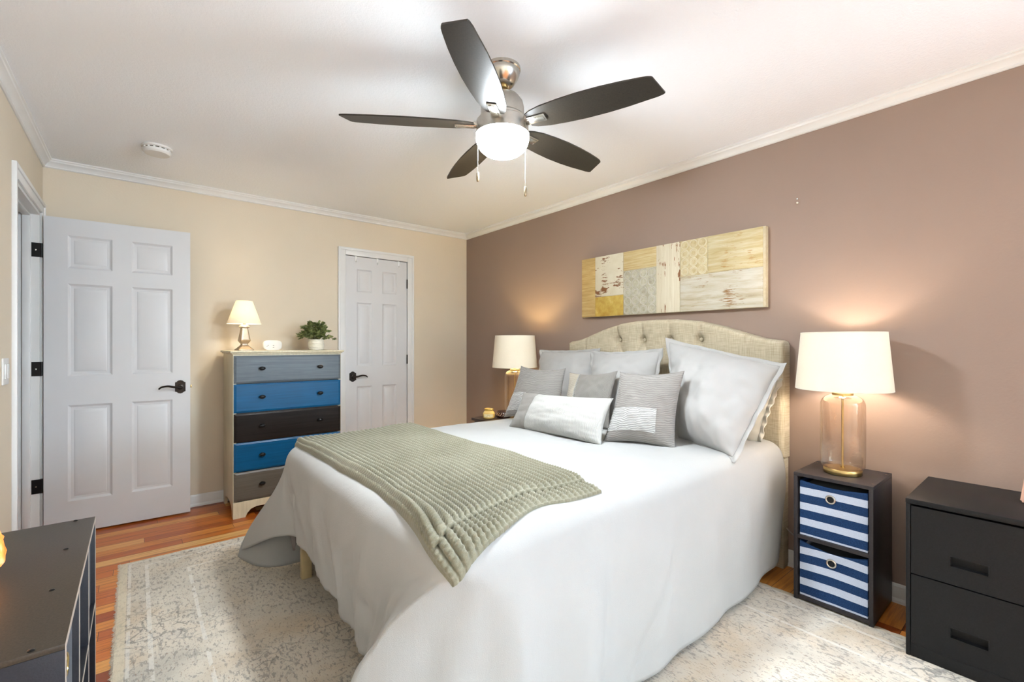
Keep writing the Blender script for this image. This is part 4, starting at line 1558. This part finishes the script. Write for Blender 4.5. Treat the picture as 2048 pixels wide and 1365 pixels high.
def fabric_bin(z, label, sag, bow, full):
    x0, x1, y0, y1 = CUBX0 + 0.014, CUBX1 - 0.02, CUBY0 + TH + 0.006, CUBY1 - TH - 0.006
    h = 0.256
    t = thing('fabric_bin', label, 'storage bin', ((x0 + x1) / 2, (y0 + y1) / 2, z), 'navy striped fabric bins in the cube shelf')
    def wallp(u, v):
        """front wall with a sagging top edge; u along y from far to near"""
        y = y1 + (y0 - y1) * u
        k = math.sin(u * math.pi)
        zz = z + 0.001 + (h - sag * k * v) * v
        xx = x0 - 0.0 + bow * k * math.sin(min(1, v * 1.1) * math.pi * 0.55) * 1.0 + 0.003 * noise.noise((u * 4, v * 4, z * 9)) * k
        return Vector((xx, y, zz))
    bm = NB()
    # one closed cloth tube: front, near, back, far sides
    N = 24; R = 20
    loop = []
    for i in range(N):
        loop.append(('f', i / N))
    cols = [[wallp(u, j / R) for j in range(R + 1)] for _, u in loop]
    for i in range(8):
        cols.append([Vector((x0 + (x1 - x0) * i / 8, y0, z + 0.001 + h * j / R)) for j in range(R + 1)])
    for i in range(12):
        cols.append([Vector((x1, y0 + (y1 - y0) * i / 12, z + 0.001 + h * j / R)) for j in range(R + 1)])
    for i in range(8):
        cols.append([Vector((x1 + (x0 - x1) * i / 8, y1, z + 0.001 + h * j / R)) for j in range(R + 1)])
    V = [[bm.verts.new(p) for p in c] for c in cols]
    M_ = len(V)
    for i in range(M_):
        a, d = V[i], V[(i + 1) % M_]
        for j in range(R):
            bm.faces.new((a[j], d[j], d[j + 1], a[j + 1]))
    bm.faces.new([c[0] for c in V])
    o = part('bin_body', bm, M_STRIPE, t, angle=50)
    md = o.modifiers.new('thickness', 'SOLIDIFY'); md.thickness = 0.003; md.offset = -1
    bm = NB()
    box(bm, x0 + 0.03, x1 - 0.01, y0 + 0.01, y1 - 0.01, z + h * 0.55, z + h * full, 0.01)
    part('contents', bm, M_BINLIN, t, 'dark folded contents')
    # grommet on the front
    g = wallp(0.47, 0.78)
    bm = NB()
    pts = [(g.x - 0.002, g.y + 0.017 * math.cos(2 * math.pi * k / 28), g.z + 0.017 * math.sin(2 * math.pi * k / 28)) for k in range(28)]
    tube(bm, pts, 0.0042, 8, closed=True)
    gr = part('grommet', bm, M_NICKEL, t, 'round nickel grommet')
    bm = NB()
    tube(bm, [(g.x - 0.0012, g.y, g.z), (g.x + 0.001, g.y, g.z)], 0.0145, 24)
    part('grommet_hole', bm, plain('dark_hole', (12, 14, 18), 0.9), gr)


fabric_bin(ZM + TH, 'upper navy and white striped fabric bin with round grommet', 0.012, 0.004, 0.93)
fabric_bin(CUBZ0 + 0.022, 'lower navy and white striped fabric bin sagging at the top', 0.03, 0.016, 0.84)

# lamp cord from behind the headboard
b = NB()
tube(b, smooth_curve([(2.75, 0.99, 0.22), (2.745, 0.95, 0.19), (2.745, 0.91, 0.165), (2.75, 0.87, 0.14), (2.758, 0.845, 0.13), (2.76, 0.80, 0.06), (2.765, 0.7, 0.006)], 6), 0.003, 8)
tag(link('lamp_cord', b, plain('grey_cord', (150, 144, 138), 0.6)), 'grey lamp cord hanging between headboard and black cube shelf', 'cord')

# ------------------------------------------------------------------ file cabinet
M_FILE = dark_board('black_textured_steel', (24, 24, 25), 0.5, 0.22)
FX0, FX1, FY0, FY1, FZ0, FZ1 = 2.318, 2.772, 0.026, 0.404, RZ + 0.001, 0.622
t = thing('file_cabinet', 'black two-drawer metal file cabinet at the right of the room', 'file cabinet', ((FX0 + FX1) / 2, (FY0 + FY1) / 2, FZ0))
b = NB()
box(b, FX0 + 0.02, FX1, FY0, FY0 + 0.012, FZ0, FZ1 - 0.02, 0.0015); box(b, FX0 + 0.02, FX1, FY1 - 0.012, FY1, FZ0, FZ1 - 0.02, 0.0015)
box(b, FX1 - 0.01, FX1, FY0 + 0.012, FY1 - 0.012, FZ0, FZ1 - 0.02); box(b, FX0 + 0.004, FX1 - 0.01, FY0 + 0.012, FY1 - 0.012, FZ0, FZ0 + 0.05)
box(b, FX0 + 0.0, FX0 + 0.022, FY0, FY0 + 0.013, FZ0, FZ1 - 0.02, 0.0015); box(b, FX0, FX0 + 0.022, FY1 - 0.013, FY1, FZ0, FZ1 - 0.02, 0.0015)
box(b, FX0 + 0.003, FX0 + 0.02, FY0 + 0.013, FY1 - 0.013, FZ0 + 0.0, FZ0 + 0.045, 0.001)
part('case', b, M_FILE, t)
b = NB(); box(b, FX0 - 0.001, FX1, FY0 - 0.001, FY1 + 0.001, FZ1 - 0.02, FZ1, 0.003); part('top', b, M_FILE, t)


def file_drawer(z0, z1, hz):
    y0, y1 = FY0 + 0.015, FY1 - 0.015
    hy0, hy1, hz0, hz1 = 0.181, 0.277, hz - 0.017, hz + 0.017
    bm = NB()
    xf = FX0 + 0.004
    # front with a rectangular hole
    ys, zs = [y0, hy0, hy1, y1], [z0, hz0, hz1, z1]
    for i in range(3):
        for j in range(3):
            if i == 1 and j == 1:
                continue
            bm.faces.new([bm.verts.new(p) for p in ((xf, ys[i], zs[j]), (xf, ys[i + 1], zs[j]), (xf, ys[i + 1], zs[j + 1]), (xf, ys[i], zs[j + 1]))])
    bmesh.ops.remove_doubles(bm, verts=bm.verts, dist=1e-5)
    ex = bmesh.ops.extrude_edge_only(bm, edges=[e for e in bm.edges if len(e.link_faces) == 1])
    for g in ex['geom']:
        if isinstance(g, bmesh.types.BMVert):
            g.co.x = xf + 0.02
    d = part('drawer', bm, M_FILE, t, angle=30)
    bm = NB()
    box(bm, xf + 0.02, xf + 0.022, hy0 - 0.002, hy1 + 0.002, hz0 - 0.002, hz1 + 0.002)
    # raised rim
    for (a, c, e, f_) in ((hy0 - 0.004, hy1 + 0.004, hz1, hz1 + 0.003), (hy0 - 0.004, hy1 + 0.004, hz0 - 0.003, hz0), (hy0 - 0.004, hy0, hz0, hz1), (hy1, hy1 + 0.004, hz0, hz1)):
        box(bm, xf - 0.002, xf + 0.004, a, c, e, f_, 0.0005)
    part('recessed_pull', bm, M_FILE, d)


file_drawer(0.334, 0.594, 0.418)
file_drawer(0.064, 0.329, 0.155)


def rock_bm(c, rx, ry, rz, seed, rough=0.18, flat=True):
    bm = NB()
    bmesh.ops.create_icosphere(bm, subdivisions=4, radius=1)
    for v in bm.verts:
        n_ = v.co.normalized()
        k = 1 + rough * noise.noise(n_ * 1.4 + Vector((seed, 0, 0))) * 1.6 + rough * 0.5 * noise.noise(n_ * 3.6 + Vector((0, seed, 0)))
        k += rough * 0.35 * (noise.cell(n_ * 2.6 + Vector((seed, seed, 0))) - 0.5)
        v.co = Vector((n_.x * rx * k, n_.y * ry * k, max(n_.z * rz * k, -rz * 0.82))) + Vector(c)
    return bm


# pale pink stone at the edge of the picture on the cabinet
pk = NT('pink_quartz'); pk.base(pk.ramp(pk.noise(pk.coord(), 18, 4), [(0.3, (190, 146, 132)), (0.7, (216, 178, 160))])); pk.set(Roughness=0.45)
b = NB()
bmesh.ops.create_cone(b, segments=6, radius1=0.05, radius2=0.03, depth=0.16, cap_ends=True, matrix=Matrix.Translation((2.60, 0.072, FZ1 + 0.081)) @ Matrix.Rotation(0.3, 4, 'Z'))
bmesh.ops.bevel(b, geom=b.edges[:], offset=0.006, segments=2, affect='EDGES')
tag(link('pink_ornament', b, pk.m, angle=30), 'pale pink faceted ornament on top of the black file cabinet', 'ornament')

# ------------------------------------------------------------------ low black shelf at the left
BX0, BX1, BY0, BY1, BZ1 = -0.425, -0.112, 1.075, 2.19, 0.61
BY0 = 1.30
t = thing('low_bookshelf', 'low black open cube bookshelf along the left wall in the foreground', 'shelf', ((BX0 + BX1) / 2, (BY0 + BY1) / 2, 0))
M_BOOK = dark_board('black_bookshelf_board', (56, 48, 39), 0.42)
M_NAVYB = dark_board('navy_black_board', (26, 27, 34), 0.45)
M_EDGE = plain('pale_board_edge', (168, 156, 146), 0.5)
T2 = 0.012
b = NB(); box(b, BX0, BX1, BY0, BY1, BZ1 - T2, BZ1, 0.001); tp = part('top_panel', b, M_BOOK, t)
for yy in (BY0 + 0.012, BY0 + (BY1 - BY0) * 0.34, BY0 + (BY1 - BY0) * 0.67, BY1 - 0.012):
    for xx in (BX1 - 0.05, BX0 + 0.06):
        b = NB(); lathe(b, xx, yy, [(0.006, BZ1), (0.006, BZ1 + 0.0015), (0.003, BZ1 + 0.003), (0.001, BZ1 + 0.003)], 12)
        part('screw_cap', b, M_BLACK, tp)
b = NB(); box(b, BX1, BX1 + 0.0012, BY0, BY1, BZ1 - T2, BZ1); part('edge_band', b, M_EDGE, tp, 'pale worn edge strip')
ys = [BY0, BY0 + (BY1 - BY0) / 3 - T2 / 2, BY0 + 2 * (BY1 - BY0) / 3 - T2 / 2, BY1 - T2]
for yy in ys:
    nm = 'end_panel' if yy in (ys[0], ys[3]) else 'divider'
    b = NB(); box(b, BX0, BX1, yy, yy + T2, 0.001, BZ1 - T2 - 0.0002, 0.0005); q = part(nm, b, M_NAVYB, t)
    b = NB(); box(b, BX1, BX1 + 0.0012, yy, yy + T2, 0.001, BZ1 - T2); part('edge_band', b, M_EDGE, q)
for k in range(3):
    y0, y1 = ys[k] + T2, ys[k + 1]
    for zz, nm in ((0.002, 'bottom_panel'), (0.297, 'shelf')):
        b = NB(); box(b, BX0, BX1 - 0.001, y0, y1, zz, zz + T2, 0.0005); q = part(nm, b, M_NAVYB, t)
        b = NB(); box(b, BX1 - 0.001, BX1 + 0.0002, y0, y1, zz, zz + T2); part('edge_band', b, M_EDGE, q)
b = NB(); box(b, BX0 - 0.004, BX0, BY0, BY1, 0.001, BZ1 - T2); part('back_panel', b, M_NAVYB, t)

# two dark fabric bins inside it, seen edge on with ring pulls
for k, lb in ((0, 'navy fabric bin with brass ring in the nearest cube of the low shelf'), (2, 'navy fabric bin with brass ring in the farthest cube of the low shelf')):
    y0, y1 = ys[k] + T2 + 0.006, ys[k + 1] - 0.006
    q = thing('fabric_bin', lb, 'storage bin', ((BX0 + BX1) / 2, (y0 + y1) / 2, 0.31), 'navy fabric bins in the low black shelf')
    b = NB(); box(b, BX0 + 0.01, BX1 - 0.012, y0, y1, 0.3095, 0.560, 0.004); part('bin_body', b, cloth('navy_bin_cloth', (22, 28, 44)), q)
    b = NB(); gy, gz = (y0 + y1) / 2, 0.49
    tube(b, [(BX1 - 0.0125, gy + 0.022 * math.cos(2 * math.pi * i / 24), gz + 0.022 * math.sin(2 * math.pi * i / 24)) for i in range(24)], 0.0045, 8, closed=True)
    part('ring_pull', b, M_BRASS, q, 'brass ring pull')

# salt lamp on the shelf
sm_ = NT('glowing_salt')
nv = sm_.noise(sm_.coord(), 22, 4)
colr = sm_.ramp(nv, [(0.35, (255, 120, 40)), (0.55, (255, 160, 80)), (0.75, (255, 214, 190))])
sm_.base(colr); sm_.l(colr, sm_.b.inputs['Emission Color']); sm_.b.inputs['Emission Strength'].default_value = 0.75; sm_.set(Roughness=0.5)
sm_.bump(nv, 0.5, 0.01)
scx, scy = -0.345, 1.79
t = thing('salt_lamp', 'glowing orange salt rock lamp on the low black shelf at left edge', 'lamp', (scx, scy, BZ1))
b = NB(); lathe(b, scx, scy, [(0.055, BZ1 + 0.0005), (0.058, BZ1 + 0.004), (0.055, BZ1 + 0.012)], 32); part('base', b, plain('salt_lamp_base', (90, 60, 40), 0.5), t)
part('salt_rock', rock_bm((scx, scy, BZ1 + 0.072), 0.083, 0.083, 0.074, 3.0, 0.09), sm_.m, t, angle=30)
point_light('salt_glow', (scx + 0.0, scy, BZ1 + 0.17), W_SALT, (1.0, 0.42, 0.14), 0.05, t)

# ------------------------------------------------------------------ dresser
DX0, DX1, DY0, DY1, DZ = 0.520, 1.262, 3.690, 4.135, 1.172
def paint(name, c1, c2, dark=0.0, rough=0.35, wood=(2.0, 60, 60)):
    t = NT(name)
    f = t.noise(t.coord(wood), 1.4, 5, 0.65, 0.5)
    big = t.noise(t.coord(), 3.2, 3)
    c = t.ramp(t.math('ADD', t.math('MULTIPLY', f, 0.6), t.math('MULTIPLY', big, 0.4)), [(0.33, c1), (0.66, c2)])
    t.base(c)
    t.set(Roughness=rough)
    t.b.inputs['Specular IOR Level'].default_value = 0.28
    t.bump(f, 0.12, 0.003)
    return t.m


M_IVW = paint('antique_ivory_paint', (196, 186, 158), (226, 217, 190), wood=(40, 40, 3))
M_D = [paint('slate_paint', (74, 84, 92), (104, 112, 118)), paint('bright_blue_stain', (0, 70, 110), (4, 88, 134)), paint('black_paint', (26, 22, 20), (42, 36, 33), rough=0.2), paint('blue_stain', (0, 70, 112), (6, 86, 132)), paint('taupe_paint', (84, 78, 70), (104, 97, 88))]
t = thing('dresser', 'tall ivory dresser with five grey, blue and black drawers by closet door', 'dresser', ((DX0 + DX1) / 2, (DY0 + DY1) / 2, 0))
b = NB()
lathe_prof = [(0.0, 0.0)]
# moulded top: stacked slabs
box(b, DX0 - 0.02, DX1 + 0.02, DY0 - 0.022, DY1 + 0.004, DZ - 0.014, DZ, 0.005, 3)
box(b, DX0 - 0.010, DX1 + 0.010, DY0 - 0.012, DY1 + 0.002, DZ - 0.024, DZ - 0.0142, 0.004, 3)
part('top', b, M_IVW, t)
def side_bm(x0, x1):
    """side panel with an arched cut-out between front and back foot"""
    bm = NB()
    yf, yb_ = DY0 + 0.001, DY1
    prof = [(yf, 0.0), (yf, DZ - 0.0245), (yb_, DZ - 0.0245), (yb_, 0.0), (yb_ - 0.05, 0.0), (yb_ - 0.06, 0.04), (yb_ - 0.10, 0.075), (yb_ - 0.16, 0.088), (yf + 0.16, 0.088), (yf + 0.10, 0.075), (yf + 0.06, 0.04), (yf + 0.05, 0.0)]
    A = [bm.verts.new((x0, y, z)) for y, z in prof]; B = [bm.verts.new((x1, y, z)) for y, z in prof]
    n = len(prof)
    for i in range(n):
        bm.faces.new((A[i], A[(i + 1) % n], B[(i + 1) % n], B[i]))
    bm.faces.new(A); bm.faces.new(list(reversed(B)))
    return bm
part('side_panel', side_bm(DX0, DX0 + 0.02), M_IVW, t); part('side_panel', side_bm(DX1 - 0.02, DX1), M_IVW, t)
b = NB(); box(b, DX0 + 0.02, DX1 - 0.02, DY0 + 0.03, DY1 - 0.002, 0.12, DZ - 0.0245); part('case', b, M_DARKWOOD, t)
# front apron with arched feet
b = NB()
xa, xb_ = DX0 - 0.001, DX1 + 0.001
prof = [(xa, 0.0), (xa, 0.112), (xb_, 0.112), (xb_, 0.0)]
def arch(xc, sgn):
    return [(xc, 0.0), (xc + sgn * 0.012, 0.028), (xc + sgn * 0.035, 0.052), (xc + sgn * 0.07, 0.064)]
right = arch(xb_ - 0.075, -1); left = arch(xa + 0.075, 1)
prof += right + list(reversed(left))
yA, yB_ = DY0 - 0.010, DY0 + 0.012
A = [b.verts.new((x, yA, z)) for x, z in prof]; B = [b.verts.new((x, yB_, z)) for x, z in prof]
n = len(prof)
for i in range(n):
    b.faces.new((A[i], A[(i + 1) % n], B[(i + 1) % n], B[i]))
b.faces.new(A); b.faces.new(list(reversed(B)))
part('apron', b, M_IVW, t)
b = NB(); box(b, DX0 + 0.02, DX1 - 0.02, DY0 + 0.006, DY0 + 0.02, DZ - 0.045, DZ - 0.0245); part('face_rail', b, M_IVW, t)
zs = [0.114, 0.320, 0.527, 0.733, 0.940, 1.140]
names = ['bottom taupe drawer', 'lower blue drawer', 'middle black drawer', 'upper blue drawer', 'top slate grey drawer']
for i in range(5):
    z0, z1 = zs[i] + 0.003, zs[i + 1] - 0.003
    bm = NB()
    x0, x1 = DX0 + 0.004, DX1 - 0.004
    # raised lipped front
    prev = None
    for ins, y in ((0.0, DY0 + 0.012), (0.0, DY0 - 0.004), (0.016, DY0 - 0.010)):
        ring = [bm.verts.new(p) for p in ((x0 + ins, y, z0 + ins * 0.8), (x1 - ins, y, z0 + ins * 0.8), (x1 - ins, y, z1 - ins * 0.8), (x0 + ins, y, z1 - ins * 0.8))]
        if prev:
            for k in range(4):
                bm.faces.new((prev[k], prev[(k + 1) % 4], ring[(k + 1) % 4], ring[k]))
        else:
            bm.faces.new(list(reversed(ring)))
        prev = ring
    bm.faces.new(prev)
    d = part('drawer', bm, M_D[4 - i], t, names[i], angle=20)
    for kx in (DX0 + 0.178, DX1 - 0.165):
        zz = (z0 + z1) / 2 + 0.006
        bm = NB()
        # oval knob on a stem, facing -y
        for (rr, y) in ():
            pass
        bmesh.ops.create_uvsphere(bm, u_segments=24, v_segments=12, radius=1.0, matrix=Matrix.Translation((kx, DY0 - 0.030, zz)) @ Matrix.Diagonal((0.021, 0.011, 0.0135, 1)))
        tube(bm, [(kx, DY0 - 0.009, zz), (kx, DY0 - 0.014, zz), (kx, DY0 - 0.03, zz)], [0.012, 0.007, 0.007], 14)
        part('knob', bm, M_BLACK, d)

# lamp on the dresser
lx, ly = 0.622, 3.90
t = thing('table_lamp', 'small silver square-based lamp with white shade on the dresser', 'lamp', (lx, ly, DZ))
M_PEW = plain('brushed_pewter', (170, 154, 134), 0.35, 0.75, vary=0.06, vscale=25)
b = NB()
z = DZ
lathe(b, lx, ly, [(0.054, z + 0.0005), (0.054, z + 0.008), (0.048, z + 0.012), (0.030, z + 0.03), (0.021, z + 0.04), (0.0205, z + 0.05), (0.033, z + 0.068), (0.036, z + 0.076), (0.034, z + 0.08), (0.0335, z + 0.084), (0.021, z + 0.158), (0.0205, z + 0.166)], 56, sq=True, rot=math.radians(9))
lathe(b, lx, ly, [(0.021, z + 0.165), (0.036, z + 0.172), (0.036, z + 0.178), (0.022, z + 0.19), (0.01, z + 0.196), (0.01, z + 0.204), (0.016, z + 0.206), (0.016, z + 0.25)], 40)
part('base', b, M_PEW, t, angle=30)
b = NB(); lathe(b, lx, ly, [(0.112, z + 0.198), (0.055, z + 0.368), (0.0535, z + 0.368), (0.1105, z + 0.198), (0.112, z + 0.198)], 64, cap=False)
part('lamp_shade', b, shade_mat('white_cotton_shade', (246, 240, 226), 0.28), t, angle=60)
b = NB(); lathe(b, lx, ly, [(0.012, z + 0.25), (0.014, z + 0.262), (0.025, z + 0.29), (0.022, z + 0.308), (0.001, z + 0.318)], 20); part('bulb', b, bulb_mat('lit_bulb', (1.0, 0.84, 0.62), W_DRESS), t)

# white alarm box
ax_, ay = 0.818, 3.93
t = thing('alarm_monitor', 'white rounded alarm monitor standing on the dresser between lamp and plant', 'alarm', (ax_, ay, DZ))
b = NB()
rings_ = []
for yo, k in ((-0.018, 0.90), (-0.015, 0.97), (-0.010, 1.0), (0.010, 1.0), (0.015, 0.97), (0.018, 0.90)):
    ring = []
    for i in range(48):
        a = 2 * math.pi * i / 48
        ca, sa = math.cos(a), math.sin(a)
        ring.append(b.verts.new((ax_ + 0.066 * k * math.copysign(abs(ca) ** 0.52, ca), ay + yo, DZ + 0.0385 + 0.038 * (k if sa > 0 else max(k, 0.985)) * math.copysign(abs(sa) ** 0.62, sa))))
    rings_.append(ring)
for p_, q_ in zip(rings_, rings_[1:]):
    for i in range(48):
        b.faces.new((p_[i], p_[(i + 1) % 48], q_[(i + 1) % 48], q_[i]))
b.faces.new(rings_[0]); b.faces.new(list(reversed(rings_[-1])))
part('body', b, M_WHITEPL, t)
M_MARK = plain('grey_marks', (150, 148, 146), 0.5)
for dx, dz in ((-0.040, 0.030), (-0.033, 0.038), (0.004, 0.037), (0.004, 0.022)):
    b = NB(); box(b, ax_ + dx - 0.005, ax_ + dx + 0.005, ay - 0.0192, ay - 0.0175, DZ + dz - 0.002, DZ + dz + 0.002, 0.0005)
    part('button', b, M_MARK, t)

# plant
px_, py_ = 1.135, 3.90
t = thing('potted_plant', 'bushy green plant in a white ribbed pot on the dresser', 'plant', (px_, py_, DZ))
prof = [(0.042, DZ + 0.0005)]
for k in range(46):
    s = k / 45
    zz = DZ + 0.002 + 0.083 * s
    r = 0.047 + 0.014 * math.sin(math.pi * (s * 0.75 + 0.12)) + 0.0012 * math.sin(s * 2 * math.pi * 9)
    prof.append((r, zz))
prof += [(0.046, DZ + 0.086), (0.045, DZ + 0.075), (0.001, DZ + 0.074)]
b = NB(); lathe(b, px_, py_, prof, 48); part('pot', b, plain('white_ceramic', (232, 226, 210), 0.45, vary=0.02), t, angle=60)
random.seed(11)
lf = NT('leaf_green'); lf.base(lf.ramp(lf.noise(lf.coord(), 34, 2), [(0.3, (80, 94, 52)), (0.5, (122, 134, 78)), (0.72, (184, 182, 130))])); lf.set(Roughness=0.5)
b = NB(); bs = NB()
for k in range(66):
    az = random.uniform(0, 2 * math.pi); sp_ = random.uniform(0.15, 1.0)
    tip = Vector((px_ + math.cos(az) * 0.150 * sp_, py_ + math.sin(az) * 0.095 * sp_, DZ + 0.222 - 0.125 * sp_ ** 1.6 + random.uniform(-0.02, 0.025)))
    root = Vector((px_ + math.cos(az) * 0.02, py_ + math.sin(az) * 0.02, DZ + 0.07))
    mid_ = root.lerp(tip, 0.5) + Vector((0, 0, 0.03))
    cv = smooth_curve([root, mid_, tip], 6)
    tube(bs, cv, 0.0012, 5)
    for i in range(3, len(cv)):
        for q in range(2):
            p = cv[i]
            L = random.uniform(0.022, 0.034); wd_ = L * random.uniform(0.30, 0.42)
            d = Vector((math.cos(az) + random.uniform(-1, 1), math.sin(az) + random.uniform(-1, 1), random.uniform(-0.3, 1.0))).normalized()
            s = d.cross(Vector((random.uniform(-1, 1), random.uniform(-1, 1), 1))).normalized()
            n_ = s.cross(d)
            prevv = None
            vs = []
            for (a_, w_) in ((0, 0.05), (0.25, 0.75), (0.5, 1.0), (0.75, 0.75), (1.0, 0.05)):
                c_ = p + d * L * a_ - n_ * 0.004 * (a_ - 0.5) ** 2
                vs.append((b.verts.new(c_ - s * wd_ * w_), b.verts.new(c_ + n_ * 0.0012), b.verts.new(c_ + s * wd_ * w_)))
            for u_, v_ in zip(vs, vs[1:]):
                b.faces.new((u_[0], u_[1], v_[1], v_[0])); b.faces.new((u_[1], u_[2], v_[2], v_[1]))
fo = part('foliage', b, lf.m, t, angle=180)
part('stems', bs, plain('stem_brown', (92, 84, 52), 0.7), t)

for o in list(bpy.data.objects):
    if '_o' in o.keys():
        del o['_o']
